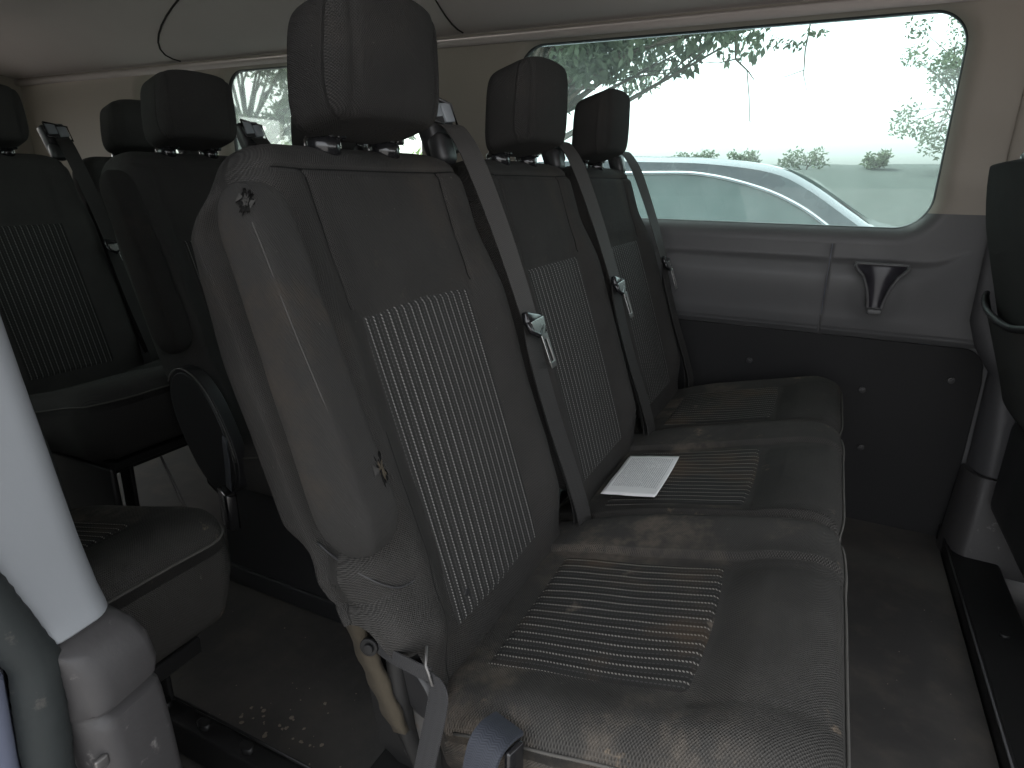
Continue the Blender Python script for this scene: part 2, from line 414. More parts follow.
def belt_mesh(parent, hero=True):
    wb = 'webbing' if hero else 'webbing_dark'
    W = Vector((.12, 1, 0))
    root = ribbon('seat_belt', [S(.440, .680, -.02), S(.440, .680, -.004), S(.440, .664, .010), S(.438, .61, .026), S(.446, .48, .036), S(.450, .35, .040)],
                  [Vector((.55, 1, 0))]*2+[Vector((.5, 1, 0))]*2+[Vector((.35, 1, 0)), Vector((.2, 1, 0))], .040, wb, parent)
    low = ribbon('lower_webbing', [S(.452, .352, .040), S(.454, .30, .032), S(.458, .18, .030), S(.462, .06, .034), S(.466, -.02, .030), S(.468, -.08, .0)], W, .044, 'webbing_dark', root)
    lo2 = ribbon('lower_webbing', [S(.464, .345, .034), S(.470, .28, .022), S(.472, .16, .020), S(.474, .02, .024), S(.476, -.07, .0)], W, .044, 'webbing_dark', root)
    # tongue: black moulded head and a slotted steel plate hanging from it
    R_ = Matrix(((CL, 0, -SL), (0, 1, 0), (SL, 0, CL)))
    t = MB(); t.box(S(.449, .352, .045), (.012, .056, .022), R_ @ Matrix.Rotation(-.25, 3, 'X'), .005)
    t.tube([S(.424, .352, .046), S(.428, .335, .048), S(.446, .325, .050), S(.468, .338, .048), S(.476, .356, .046)], .0045, 8)
    to = t.build('belt_tongue', 'gloss_plastic', root, True)
    q = MB()
    def plate(poly):
        q.prism([S(a, b, .050) for a, b in poly], S(0, 0, .0022)-S(0, 0, 0))
    plate([(.428, .350), (.478, .352), (.476, .336), (.464, .322), (.450, .322), (.434, .332)])
    plate([(.451, .323), (.458, .323), (.463, .275), (.457, .274)]); plate([(.466, .323), (.474, .326), (.480, .276), (.474, .275)])
    plate([(.457, .275), (.480, .276), (.478, .266), (.460, .265)]); plate([(.457, .323), (.468, .323), (.468, .315), (.457, .315)])
    q.build('tongue_plate', 'steel', root, False, .0006)
    return root

def zc(x): return .430+.2447*(x-.30)
def cushion_mesh(parent, y0, y1, seams, mat='cushion_cloth', pitch=.46, x0=.03, x1=.524, nseat=3, dx=.0055, hero=True):
    NX = int((x1-x0)/dx); NY = int((y1-y0)/dx); cx, cy = (x0+x1)/2, (y0+y1)/2; hx, hy = (x1-x0)/2, (y1-y0)/2; R0 = .07
    def top(x, y):
        z = zc(min(x, .46))+.1*(max(x, .46)-.46)
        for k in range(nseat):
            d = y-(YC+k*pitch)
            if abs(d) < .30:
                a = abs(d)
                z += (.012 if d > 0 or k == 0 else .006)*math.exp(-((a-(.235 if d > 0 else .185))/(.062 if d > 0 else .045))**2)*ss(x, .08, .2)*(1-.5*ss(x, .40, .50))
                z += .012*math.exp(-(d/.17)**4)*ss(x, .385, .43)*(1-ss(x, .48, .54)*.6)
                z += .008
                # seam lines: insert rim and the run to the front edge
                if hero:
                    z -= .0015*math.exp(-((a-.133)/.006)**2)*ss(x, .37, .385)
                    z -= .003*math.exp(-((x-.384)/.006)**2)*(1-ss(a, .14, .15))
        for ys in seams:
            e = abs(y-ys); z -= .022*math.exp(-(e/.010)**2)+.010*math.exp(-(e/.022)**2)
        if hero:
            p = Vector((x*7, y*7, 1.7)); z += .0045*noise.noise(p)+.0010*noise.noise(p*3.1)
        return z
    def proj(x, y):
        px, py = x-cx, y-cy; qx, qy = abs(px)-(hx-R0), abs(py)-(hy-R0)
        if qx > 0 and qy > 0:
            L = math.hypot(qx, qy)
            if L > R0: qx *= R0/L; qy *= R0/L; px = math.copysign(hx-R0+qx, px); py = math.copysign(hy-R0+qy, py); L = R0
            d = R0-L
        else: d = R0-max(qx, qy)
        return cx+px, cy+py, d
    v = []; uv = []; r = .045
    for j in range(NY+1):
        for i in range(NX+1):
            x, y, d = proj(x0+(x1-x0)*i/NX, y0+(y1-y0)*j/NY)
            z = top(x, y)
            if d < r: z -= r*.8*(1-math.sqrt(max(0, 1-((r-d)/r)**2)))
            wob = 0
            v.append(Vector((x, y, z))); uv.append((x, y))
    idx = lambda i, j: j*(NX+1)+i
    f = [[idx(i, j), idx(i+1, j), idx(i+1, j+1), idx(i, j+1)] for j in range(NY) for i in range(NX)]
    if hero:      # the near rear corner is cut away round the recliner
        for p in v:
            if p.y < .12 and p.x < .125: p.y += (.125-p.x)*1.1*(1-max(0, p.y)/.12)
    loop = [idx(i, 0) for i in range(NX)]+[idx(NX, j) for j in range(NY)]+[idx(i, NY) for i in range(NX, 0, -1)]+[idx(0, j) for j in range(NY, 0, -1)]
    # scalloped front edge and skirt
    def sc(y):
        e = min([abs(y-s_) for s_ in seams]+[9]); return .008*math.exp(-(e/.05)**2)
    for k, p in enumerate(v):
        if p.x > .46: p.x -= sc(p.y)*ss(p.x, .46, .53)
    prev = loop; n = len(loop); rows = 10
    edge = [v[i].copy() for i in loop]
    for rr in range(1, rows+1):
        k = rr/rows; cur = []
        for m_, i in enumerate(loop):
            p = edge[m_]; nx, ny = (p.x-cx)/hx, (p.y-cy)/hy
            bul = .007*math.sin(PI*k)-.022*k**2+.002*noise.noise(Vector((p.x*12, p.y*12, k*3)))
            zb = .285+.05*(p.x-x0)
            q = Vector((p.x+bul*(nx if abs(nx) > .8 else 0), p.y+bul*(math.copysign(1, ny) if abs(ny) > .9 else 0), p.z+(zb-p.z)*k))
            cur.append(len(v)); v.append(q); uv.append((q.x+q.y, q.z))
        for m_ in range(n): f.append([prev[m_], prev[(m_+1) % n], cur[(m_+1) % n], cur[m_]])
        prev = cur
    f.append(prev[::-1])
    o = mk('cushion', v, f, mat, parent, uv)
    # piping along the outer edge
    pts = []
    for m_ in range(n):
        p = edge[m_]
        if p.x > .13: pts.append((m_, p))
    st = max(range(len(pts)), key=lambda a: (pts[(a)][0]-pts[a-1][0]) % n)
    pts = pts[st:]+pts[:st]
    pp = [p+Vector((.001 if p.x > .5 else 0, 0, .0035)) for _, p in pts][::3]
    # keep it just proud of the skin
    b = MB(); b.tube(pp, .0019, 6); b.build('piping', 'piping', o, True)
    o['topz'] = 0
    return o, top
def cushion_insert(parent, top, k, mat='cushion_insert', pitch=.46, y_=None):
    v = []; uv = []; N1, N2 = 40, 40
    for j in range(N2+1):
        for i in range(N1+1):
            a, b = i/N1, j/N2
            x = .128+.25*a; d = (-.134+.278*b)*(1-.02*a)
            e = min(1, min(i, N1-i)/2, min(j, N2-j)/2)
            x += .006*math.sin(PI*b)*(1 if a > .5 else 0)
            y = YC+k*pitch+d
            v.append((x, y, top(x, y)+(-.003+.0058*e))); uv.append((x, d*.90+.1216))
    f = [[j*(N1+1)+i, j*(N1+1)+i+1, (j+1)*(N1+1)+i+1, (j+1)*(N1+1)+i] for j in range(N2) for i in range(N1)]
    return mk('cushion_insert', v, f, mat, parent, uv)
def armrest_mesh(parent, mat='armrest_cloth', hero=True):
    v = []; uv = []; NJ = 70; NI = 48; A, B_ = .195, .578
    for j in range(NJ+1):
        w = -1+2*j/NJ; s = (A+B_)/2+(B_-A)/2*math.sin(w*PI/2)
        k = (s-A)/(B_-A)
        cap = 1.0
        lo = (s-A)/.055; hi = (B_-s)/.045
        if lo < 1: cap = math.sqrt(max(.0004, 1-(1-lo)**2))
        if hi < 1: cap = min(cap, math.sqrt(max(.0004, 1-(1-hi)**2)))
        t0 = -.008+.012*k; t1 = .071-.016*k
        tc_, tw = (t0+t1)/2, (t1-t0)/2*cap; yc_, yw_ = -.024, .029*(cap**.6)
        for i in range(NI):
            b = 2*PI*i/NI; c, si = math.cos(b), math.sin(b)
            y = yc_+yw_*math.copysign(abs(c)**.40, c); t = tc_+tw*math.copysign(abs(si)**.42, si)
            if hero:
                q = Vector((s*8, t*14, y*14)); y -= .003*noise.noise(q)+.0012*noise.noise(q*3); t += .002*noise.noise(q*1.7)
            v.append(S(y, s, t)); uv.append((t+y, s))
    f = [[j*NI+i, j*NI+(i+1) % NI, (j+1)*NI+(i+1) % NI, (j+1)*NI+i] for j in range(NJ) for i in range(NI)]
    f.append(list(range(NI))[::-1]); f.append([NJ*NI+i for i in range(NI)])
    return mk('armrest', v, f, mat, parent, uv)
def scrap(name, c, size, mat, parent, n=40, seed=1):
    rnd = random.Random(seed); m = MB()
    for _ in range(n):
        p = Vector(c)+Vector([rnd.gauss(0, size*.35) for _ in range(3)])
        d = Vector([rnd.gauss(0, 1) for _ in range(3)]).normalized()*size*rnd.uniform(.2, .6)
        m.tube([p, p+d*.5+Vector([rnd.gauss(0, size*.08) for _ in range(3)]), p+d], [size*.05, size*.09, size*.02], 5)
    return m.build(name, mat, parent, True)
def legs(parent, y0, y1, hero=True):
    if not hero:
        for yy in (y0+.05, y1-.05):
            m = MB(); m.box((.26, yy, .165), (.44, .02, .23), None, .008); m.box((.30, yy, .03), (.62, .035, .05), None, .005); m.build('shade_panel', 'black_plastic', parent, True)  # added dark panel, stands in for shade over the pale floor; rail below
    for yy in (y0+.10, y1-.12):
        for xx, lean in ((.10, -.03), (.44, .02)):
            m = MB(); m.box((xx+lean/2, yy, .145), (.045, .012, .27), Matrix.Rotation(lean*1.5, 3, 'Y'), .003)
            m.box((xx, yy, .012), (.10, .05, .016), None, .003); m.disc((xx+.02, yy, .024), (0, 0, 1), .011, .012, 6)
            m.build('leg', 'steel_black', parent, True)
    m = MB(); m.box((.30, (y0+y1)/2, .285), (.38, y1-y0-.10, .02), None, .004)
    for xx in (.12, .46): m.tube([(xx, y0+.06, .27), (xx, y1-.06, .27)], .014, 10)
    m.tube([(-.02, y0+.08, .30), (-.02, y1-.08, .30)], .013, 10)
    m.build('seat_frame', 'steel_black', parent, True)
def mech(parent, y=0.03, blank=False):
    """recliner side plate, disc, and the back-shell strip seen under the cover"""
    m = MB(); m.prism([(-.005, y+.012, .54), (.05, y+.012, .52), (.088, y+.012, .42), (.092, y+.012, .30), (.06, y+.012, .22), (.0, y+.012, .26), (-.02, y+.012, .40)], (0, .006, 0))
    m.tube([(.03, y+.004, .53), (.045, y-.002, .42), (.055, y-.002, .33), (.075, y+.004, .26)], [.011, .012, .013, .012], 12)
    m.build('recliner_plate', 'steel_black', parent, True, .001)
    for (bx_, by_, bz_, br) in ((.058, .020, .45, .008), (.052, .014, .375, .016), (.068, .004, .29, .018)):
        d = MB(); d.disc((bx_, y+by_, bz_), (0, 1, 0), br, .012, 20); d.build('recliner_bolt', 'steel_worn', parent, True)

# ================================================================= second-row bench, the subject
def make_bench(n, offs, label, cat, group, hero, cloth, ins, cush, cins, arm, buckle=True):
    root = tag(empty('bench_seat'), label, cat, group)
    NF, NS = (120, 170) if hero else (56, 80)
    for k, o_ in enumerate(offs):
        b = backrest_mesh(root, cloth, hero and k == 0, NF=NF, NS=NS); b.location.y = o_
        insert_mesh(b, ins)
        h = headrest_mesh(root, 'seat_cloth_plain' if hero else cloth); h.location.y = o_-(.045 if hero and k == 2 else 0)
        g = guide_mesh(root); g.location.y = o_
        bl = belt_mesh(root, hero); bl.location.y = o_
    y1 = offs[-1]+.455
    c, top = cushion_mesh(root, -.005 if not hero else .010, y1, [.502+.46*k for k in range(n-1)], cush, nseat=n, hero=hero, dx=.0055 if hero else .012)
    for k in range(n): cushion_insert(c, top, k, cins)
    legs(root, 0, y1, hero)
    if arm: armrest_mesh(root, 'armrest_cloth' if hero else 'seat_cloth_plain', hero)
    mech(root)
    return root, top
bench, btop = make_bench(3, [0, .46, .925], 'dusty dark grey three-seat bench with torn folded armrest, in the foreground under the big window', 'bench seat', None, True,
                         'seat_cloth', 'back_insert', 'cushion_cloth', 'cushion_insert', True)
bench['kind'] = 'thing'; del bench['kind']
# torn places, strip of back shell and straps on the near end
def torn(c, size, nrm, seed, matf, flaps):
    """ragged hole: dark crumpled hollow, a lump of padding in it and a few lifted cloth edges"""
    rnd = random.Random(seed); n_ = Vector(nrm).normalized()
    t1 = n_.cross(Vector((.2, .1, 1))).normalized(); t2 = n_.cross(t1)
    def lump(rad, flat, amp, off, name, mat, par):
        bm = bmesh.new(); bmesh.ops.create_icosphere(bm, subdivisions=4, radius=1); vs = []
        for v_ in bm.verts:
            p = v_.co*(1+amp*noise.noise(v_.co*2.3+Vector((seed, 0, 0)))+amp*.5*noise.noise(v_.co*7+Vector((0, seed, 0))))
            vs.append(Vector(c)+t1*p.x*rad*.55+t2*p.y*rad*1.3+n_*(p.z*rad*flat+off))
        fs_ = [[q.index for q in f_.verts] for f_ in bm.faces]; bm.free()
        return mk(name, vs, fs_, mat, par)
    h = lump(size*.80, .20, 1.3, -.0005, 'torn_patch', 'hole_dark', bench)
    lump(size*.42, .5, 1.2, size*.06, 'padding', matf, h)
    m = MB()
    for k in range(flaps):
        an = 2*PI*k/flaps+rnd.uniform(-.3, .3); e = Vector(c)+(t1*math.cos(an)*.85+t2*math.sin(an)*1.3)*size*rnd.uniform(.8, 1.05)
        tg = (t2*math.cos(an)-t1*math.sin(an)); ins_ = (Vector(c)-e).normalized()
        w = size*rnd.uniform(.45, .7); q = e+ins_*size*rnd.uniform(.25, .6)+n_*size*rnd.uniform(.15, .5)
        m.add([e-tg*w, e+tg*w, e+tg*w*.8+n_*.0015, e-tg*w*.8+n_*.0015, q+tg*w*.3, q-tg*w*.2], [[0, 1, 4, 5], [3, 2, 4, 5], [0, 3, 5], [1, 2, 4], [0, 1, 2, 3]])
    m.build('torn_flap', 'armrest_cloth', h, False)
torn((-.035, -.047, .952), .0095, (.6, -.5, .6), 3, 'armrest_cloth', 2)
torn((.0675, -.009, .695), .0125, (.9, .15, .35), 8, 'foam', 2)
m = MB(); m.disc((.0800, .1366, .4600), S(0, 0, 1)-S(0, 0, 0), .005, .002, 9); m.build('burn_hole', 'black_plastic', bench, True)
def path(pts, k=4):
    P_ = [Vector(p) for p in pts]; out = []
    for i in range(len(P_)-1):
        p0, p1, p2, p3 = P_[max(i-1, 0)], P_[i], P_[i+1], P_[min(i+2, len(P_)-1)]
        for q in range(k):
            t = q/k; out.append(.5*((2*p1)+(-p0+p2)*t+(2*p0-5*p1+4*p2-p3)*t*t+(-p0+3*p1-3*p2+p3)*t**3))
    return out+[P_[-1]]
S1 = [(-.0189, -.0165, .591), (.0043, -.0175, .5803), (.0393, -.0175, .5700), (.0580, -.0020, .552), (.0674, .0160, .5412), (.074, .0385, .5413), (.0690, .0789, .539), (.0520, .122, .552), (.0430, .1291, .5814)]
m = MB(); m.tube(path(S1[:6]), .0014, 6); m.build('pocket_seam', 'black_plastic', bench, True)
m = MB(); m.tube(path([(-.0267, -.0503, .9343), (-.0128, -.0499, .8999), (.007, -.0497, .8489), (.0277, -.0468, .7938), (.0500, -.0458, .7377), (.0635, -.0488, .6904)]), .0008, 6); m.build('worn_edge', 'worn_thread', bench, True)
def shell_strip():
    v = []; f = []; n = 24
    for j in range(n+1):
        k = j/n; s = .135-.195*k; t = -.074+.008*k
        w = .011+.003*math.sin(PI*k)+.002*math.sin(k*31)
        for (a, b) in ((-w, -.004), (w, -.004), (w, .004), (-w, .004)):
            q = .002*noise.noise(Vector((k*9, a*60, b*60)))
            v.append(S(.016+b+q-.004*k, s, t+a+.012*k*k))
    for j in range(n):
        for i in range(4): f.append([j*4+i, j*4+(i+1) % 4, (j+1)*4+(i+1) % 4, (j+1)*4+i])
    f += [[3, 2, 1, 0], [n*4+i for i in range(4)]]
    return mk('foam_strip', v, f, 'foam', bench)
shell_strip()
m = MB(); m.disc((.078, .026, .395), (.35, 1, .1), .034, .012, 32); m.build('recliner_cover', 'black_plastic', bench, True)
m = MB(); m.disc((.068, .036, .345), (.2, 1, 0), .036, .010, 32); m.build('pivot_ring', 'steel_worn', bench, True)
m = MB(); m.box((.035, .035, .235), (.07, .05, .012), None, .002); m.box((.01, .03, .205), (.006, .045, .06), None, .002); m.build('frame_bracket', 'steel_black', bench, True)

# ---------------------------------------------------------------- camera
f_px, cam_loc, yaw, pitch, roll = 628.05, (0.4366, -0.4645, 0.9722), -.456, .3129, .0136
cy, sy = math.cos(yaw), math.sin(yaw); cp, sp = math.cos(pitch), math.sin(pitch)
fw = Vector((cp*sy, cp*cy, -sp)); rt = Vector((cy, -sy, 0)); up = rt.cross(fw)
cr, sr = math.cos(roll), math.sin(roll); r2 = cr*rt+sr*up; u2 = -sr*rt+cr*up
cam = bpy.data.cameras.new('camera'); co = bpy.data.objects.new('camera', cam); COL.objects.link(co)
cam.sensor_width = 36; cam.lens = f_px/1024*36; cam.clip_start = .02; cam.clip_end = 2000
M = Matrix((r2, u2, -fw)).transposed().to_4x4(); M.translation = Vector(cam_loc); co.matrix_world = M
SC.camera = co
# ================================================================= more benches (rows behind) and single seat
bench3, _ = make_bench(2, [0, .46], 'black two-seat bench with folded armrest, directly behind the foreground bench', 'bench seat', 'seats in the rows behind', False,
                       'dark_cloth', 'dark_insert', 'dark_cloth', 'dark_insert', True)
bench3.location = (-.83, .405, 0); bench3.scale = (1, .96, 1.015)
def copy_tree(o, parent=None):
    c = o.copy(); COL.objects.link(c); c.parent = parent
    for ch in list(o.children): copy_tree(ch, c)
    return c
bench4 = copy_tree(bench3); bench4.location = (-1.54, .315, 0); bench4.scale = (1, .96, 1.02)
for ch in list(bench4.children):
    if ch.name.startswith('armrest'): bpy.data.objects.remove(ch)
m = MB(); m.tube([(.22, -.02, .12), (.30, -.03, .13), (.42, -.02, .10), (.47, -.02, .10)], [.010, .008, .008, .014], 8); m.build('release_lever', 'steel', bench4, True)
m = MB(); m.tube([(.40, .20, .36), (.60, .17, .05)], .004, 6); m.build('frame_edge', 'steel_worn', bench4, True)
tag(bench4, 'black two-seat bench against the rear of the van, leftmost seat in view', 'bench seat', 'seats in the rows behind')
m = MB()
def oval(cx_, cz_, ax_, az_, rot, y, th, n=36, mb=None, k=1):
    pts = []
    for i in range(n):
        a = 2*PI*i/n; u, w = ax_*k*math.cos(a), az_*k*math.copysign(abs(math.sin(a))**.8, math.sin(a))
        pts.append((cx_+u*math.cos(rot)-w*math.sin(rot), y, cz_+u*math.sin(rot)+w*math.cos(rot)))
    mb.prism(pts, (0, th, 0))
oval(.10, .43, .075, .15, .42, -.022, .03, mb=m); oval(.10, .43, .066, .14, .42, -.026, .005, mb=m)
m.build('recliner_cover', 'black_plastic', bench3, False, .004)
m = MB(); pts = []
for i in range(26):
    a = -.5+2.6*i/25; u, w = .074*math.cos(a), .149*math.copysign(abs(math.sin(a))**.8, math.sin(a))
    pts.append((.10+u*math.cos(.42)-w*math.sin(.42), -.026, .43+u*math.sin(.42)+w*math.cos(.42)))
m.tube(pts, .0016, 6); m.build('cover_edge', 'steel_worn', bench3, True)
st = ribbon('buckle_strap', [(.20, -.05, .45), (.215, -.065, .44), (.220, -.070, .40), (.215, -.070, .345)], (.9, -.45, .1), .040, 'webbing_blue', bench3)
m = MB(); m.box((.210, -.072, .300), (.058, .026, .085), Matrix.Rotation(-.45, 3, 'Z'), .006); m.build('buckle', 'gloss_plastic', bench3, True)

seat1 = tag(empty('single_seat'), 'worn single seat with rounded dark cushion, right of the pale door pillar', 'seat', None)
b = backrest_mesh(seat1, 'dark_cloth', False, NF=56, NS=80); insert_mesh(b, 'dark_insert')
headrest_mesh(seat1, 'dark_cloth'); guide_mesh(seat1)
c, tp = cushion_mesh(seat1, -.005, .455, [], 'cushion_cloth', nseat=1, hero=False, dx=.008)
cushion_insert(c, tp, 0, 'cushion_insert')
m = MB(); m.box((.30, .22, .27), (.36, .30, .03), None, .004); m.build('seat_frame', 'steel_black', seat1, True)
for yy in (.08, .40):
    m = MB(); m.box((.24, yy, .15), (.20, .014, .24), None, .004); m.box((.42, yy-.02, .045), (.60, .05, .07), None, .006); m.box((.42, yy+.03, .012), (.62, .05, .02), None, .004)
    for xx in (.24, .34, .44, .54): m.disc((xx, yy-.02, .084), (0, 0, 1), .014, .014, 6); m.disc((xx+.03, yy+.03, .026), (0, 0, 1), .011, .014, 8)
    m.tube([(.13, yy+.006, .083), (.71, yy+.006, .083)], .003, 6)
    m.build('leg', 'steel_black', seat1, True)
seat1.location = (-.825, -.22, .01); seat1.scale = (1, .72, 1)

# driver-side front seat, seen from behind at the right edge
fs = tag(empty('front_seat'), 'black front seat seen from behind at the right edge, map pocket on its back', 'seat', None)
b = backrest_mesh(fs, 'dark_cloth', False, NF=56, NS=80, name='backrest'); b.scale = (1, 1, 1)
headrest_mesh(fs, 'dark_cloth')
c, tp = cushion_mesh(fs, -.005, .455, [], 'dark_cloth', nseat=1, hero=False, dx=.012); cushion_insert(c, tp, 0, 'dark_insert')
m = MB(); m.box((.30, .22, .15), (.40, .36, .26), None, .02); m.box((.04, .22, .30), (.10, .43, .26), None, .03); m.build('seat_base', 'black_plastic', fs, True)
def pocket():
    v = []; f = []; NJ, NI = 20, 24
    for j in range(NJ+1):
        for i in range(NI+1):
            a, b_ = -1+2*i/NI, j/NJ
            s = .10+.26*b_-.02*(1-a*a)*b_; bul = .022*(1-a**4)*(.3+.7*b_)
            v.append(S(YC+.19*a, s, -.108-bul))
    for j in range(NJ):
        for i in range(NI): f.append([j*(NI+1)+i, j*(NI+1)+i+1, (j+1)*(NI+1)+i+1, (j+1)*(NI+1)+i])
    o = mk('map_pocket', v, f, 'dark_cloth', fs, [(p.y, p.z) for p in v])
    md = o.modifiers.new('s', 'SOLIDIFY'); md.thickness = .004
    r = MB(); r.tube([v[NJ*(NI+1)+i] for i in range(NI+1)], .007, 8); r.build('pocket_rim', 'black_plastic', o, True)
pocket()
fs.location = (.915, .90, .0); fs.scale = (1, 1.15, 1.02)

# ================================================================= van interior
YW = 1.5286
def rrect(x0, x1, z0, z1, r, d=0, n=24):
    x0 -= d; x1 += d; z0 -= d; z1 += d; r = max(.004, r+d); pts = []
    cs = [(x1-r, z0+r, -PI/2), (x1-r, z1-r, 0), (x0+r, z1-r, PI/2), (x0+r, z0+r, PI)]
    for q, (cx_, cz_, a0) in enumerate(cs):
        for i in range(n): a = a0+PI/2*i/(n-1); pts.append((cx_+r*math.cos(a), cz_+r*math.sin(a)))
        nx_ = cs[(q+1) % 4]; p1 = (nx_[0]+r*math.cos(nx_[2]), nx_[1]+r*math.sin(nx_[2])); p0 = pts[-1]
        for i in range(1, 10): pts.append((p0[0]+(p1[0]-p0[0])*i/10, p0[1]+(p1[1]-p0[1])*i/10))
    return pts
def window_unit(parent, yw, sgn, wx0, wx1, wz0, wz1, r, ox0, ox1, oz0, oz1, zsplit, mats, glass, tag_=''):
    """trim with a rounded opening, rubber rim and pane; sgn=+1: outside lies at +y"""
    prof = [(-.001, .034), (.003, .024), (.010, .014), (.020, .0055), (.032, .001), (.042, 0)]
    loops = [[(x, yw+sgn*dy, z) for x, z in rrect(wx0, wx1, wz0, wz1, r, d)] for d, dy in prof]
    base = rrect(wx0, wx1, wz0, wz1, r, .042); cx_, cz_ = (wx0+wx1)/2, (wz0+wz1)/2
    outer = []
    for x, z in base:
        dx_, dz_ = x-cx_, z-cz_
        k = min(((ox1-cx_)/dx_ if dx_ > 0 else (ox0-cx_)/dx_) if abs(dx_) > 1e-9 else 1e9, ((oz1-cz_)/dz_ if dz_ > 0 else (oz0-cz_)/dz_) if abs(dz_) > 1e-9 else 1e9)
        outer.append([cx_+dx_*k, cz_+dz_*k])
    for c_ in ((ox0, oz0), (ox0, oz1), (ox1, oz0), (ox1, oz1)):
        i = min(range(len(outer)), key=lambda q: (outer[q][0]-c_[0])**2+(outer[q][1]-c_[1])**2); outer[i] = list(c_)
    loops.append([(x, yw, z) for x, z in outer])
    n = len(base); V = [p for l in loops for p in l]; F = []
    for a in range(len(loops)-1):
        for i in range(n): F.append([a*n+i, a*n+(i+1) % n, (a+1)*n+(i+1) % n, (a+1)*n+i])
    # split at zsplit
    bm = bmesh.new(); vs = [bm.verts.new(v) for v in V]
    for q in F:
        try: bm.faces.new([vs[i] for i in q])
        except ValueError: pass
    bmesh.ops.bisect_plane(bm, geom=bm.verts[:]+bm.edges[:]+bm.faces[:], plane_co=(0, 0, zsplit), plane_no=(0, 0, 1))
    bm.verts.ensure_lookup_table(); bm.verts.index_update()
    allv = [v.co.copy() for v in bm.verts]
    up_ = [[v.index for v in q.verts] for q in bm.faces if q.calc_center_median().z > zsplit]; lo_ = [[v.index for v in q.verts] for q in bm.faces if q.calc_center_median().z <= zsplit]
    bm.free()
    def sub(faces, name, mat):
        if not faces: return
        ids = sorted({i for q in faces for i in q}); mp = {i: k for k, i in enumerate(ids)}
        return mk(name, [allv[i] for i in ids], [[mp[i] for i in q] for q in faces], mat, parent, smooth=False)
    a = sub(up_, 'upper_trim', mats[0]); b = sub(lo_, 'sill_trim', mats[1])
    for o in (a, b):
        if o:
            for p in o.data.polygons: p.use_smooth = True
            try: o.data.set_sharp_from_angle(angle=math.radians(50))
            except Exception: pass
    win = MB(); L = [[(x, yw+sgn*dy, z) for x, z in rrect(wx0, wx1, wz0, wz1, r, d)] for d, dy in ((.001, .030), (-.0015, .032), (-.003, .040), (-.003, .048))]
    VV = [p for l in L for p in l]; FF = [[a_*n+i, a_*n+(i+1) % n, (a_+1)*n+(i+1) % n, (a_+1)*n+i] for a_ in range(3) for i in range(n)]
    w = mk('window', VV, FF, 'black_plastic', parent)
    g = MB(); g.prism([(x, yw+sgn*.043, z) for x, z in rrect(wx0, wx1, wz0, wz1, r, .004)], (0, sgn*.004, 0)); go = g.build('window_pane', glass, w)
    return w
wall = tag(empty('side_wall', (0, 0, 0)), 'far side wall of the van with big window, grey trim and black lower panel', None, None, 'structure')
window_unit(wall, YW, 1, -.545, .668, .862, 1.384, .085, -.74, .80, .818, 1.43, .905, ('beige_trim', 'grey_trim'), 'window_glass')
window_unit(wall, YW, 1, -1.88, -.93, .862, 1.384, .085, -1.95, -.74, .818, 1.43, .905, ('beige_trim', 'grey_trim'), 'rear_glass')
window_unit(wall, YW, 1, -2.42, -2.03, .862, 1.384, .085, -3.30, -1.95, .818, 1.43, .905, ('beige_trim', 'grey_trim'), 'rear_glass')
def mid_trim(xa, xb, name, nx):
    v = []; f = []; nz = 70
    def y_(x, z):
        amp = 1-ss(x, .62, .80)
        zr = .768+.05*ss(x, .64, .80)**2
        d = z-zr
        y = YW+.004*amp
        y -= .014*amp*(1-ss(d, -.004, .014))*ss(z, .555, .62)
        y -= .016*amp*(1-ss(d, -.045, .018))*ss(z, .60, .72)
        y += .004*ss(.585, z, z+.001) if z < .585 else 0
        y -= .012*ss(z, .835, .853)*0
        if z < .575: y += .012*(1-(z-.560)/.015)
        # boss round the cup holder
        bx, bz = (x-.572)/.056, (z-.690)/.075
        y -= .010*math.exp(-(bx*bx+bz*bz)**2)
        e = min(x-xa, xb-x)
        if e < .0045 and name: y += .003*(1-e/.0045)
        return y
    xs = [xa, xa+.0015, xa+.0045]+[xa+.0045+(xb-xa-.009)*i/nx for i in range(1, nx)]+[xb-.0045, xb-.0015, xb]
    for j in range(nz+1):
        z = .560+.2585*j/nz
        for x in xs: v.append((x, y_(x, z), z))
    W = len(xs)
    for j in range(nz):
        for i in range(W-1): f.append([j*W+i, j*W+i+1, (j+1)*W+i+1, (j+1)*W+i])
    return mk(name, v, f, 'grey_trim', wall)
mid_trim(-3.30, .445, 'middle_trim', 60); mid_trim(.447, .90, 'middle_trim', 90)
# black lower panel with rounded front corner and clips
m = MB(); poly = [(-3.30, -.01), (.86, -.01), (.86, .47)]
for i in range(12): a = PI/2*i/11; poly.append((.80+.055*math.cos(a), .505+.055*math.sin(a)))
poly += [(-3.30, .560)]
m.prism([(x, YW+.006, z) for x, z in poly], (0, .01, 0)); lp = m.build('lower_panel', 'lower_panel', wall, False, .003)
for (x, z) in ((.27, .455), (.585, .41), (.61, .235), (.10, .30), (.79, .47), (-.3, .46)):
    m = MB(); m.disc((x, YW+.004, z), (0, 1, 0), .009, .008, 16); m.disc((x, YW+.0, z), (0, 1, 0), .004, .006, 12); m.build('trim_clip', 'black_plastic', lp, True)
# floor-level hook on the panel
m = MB(); m.tube([(.45, YW, .06), (.45, YW-.05, .062), (.49, YW-.06, .06)], .004, 8); m.build('floor_hook', 'steel_worn', wall, True)
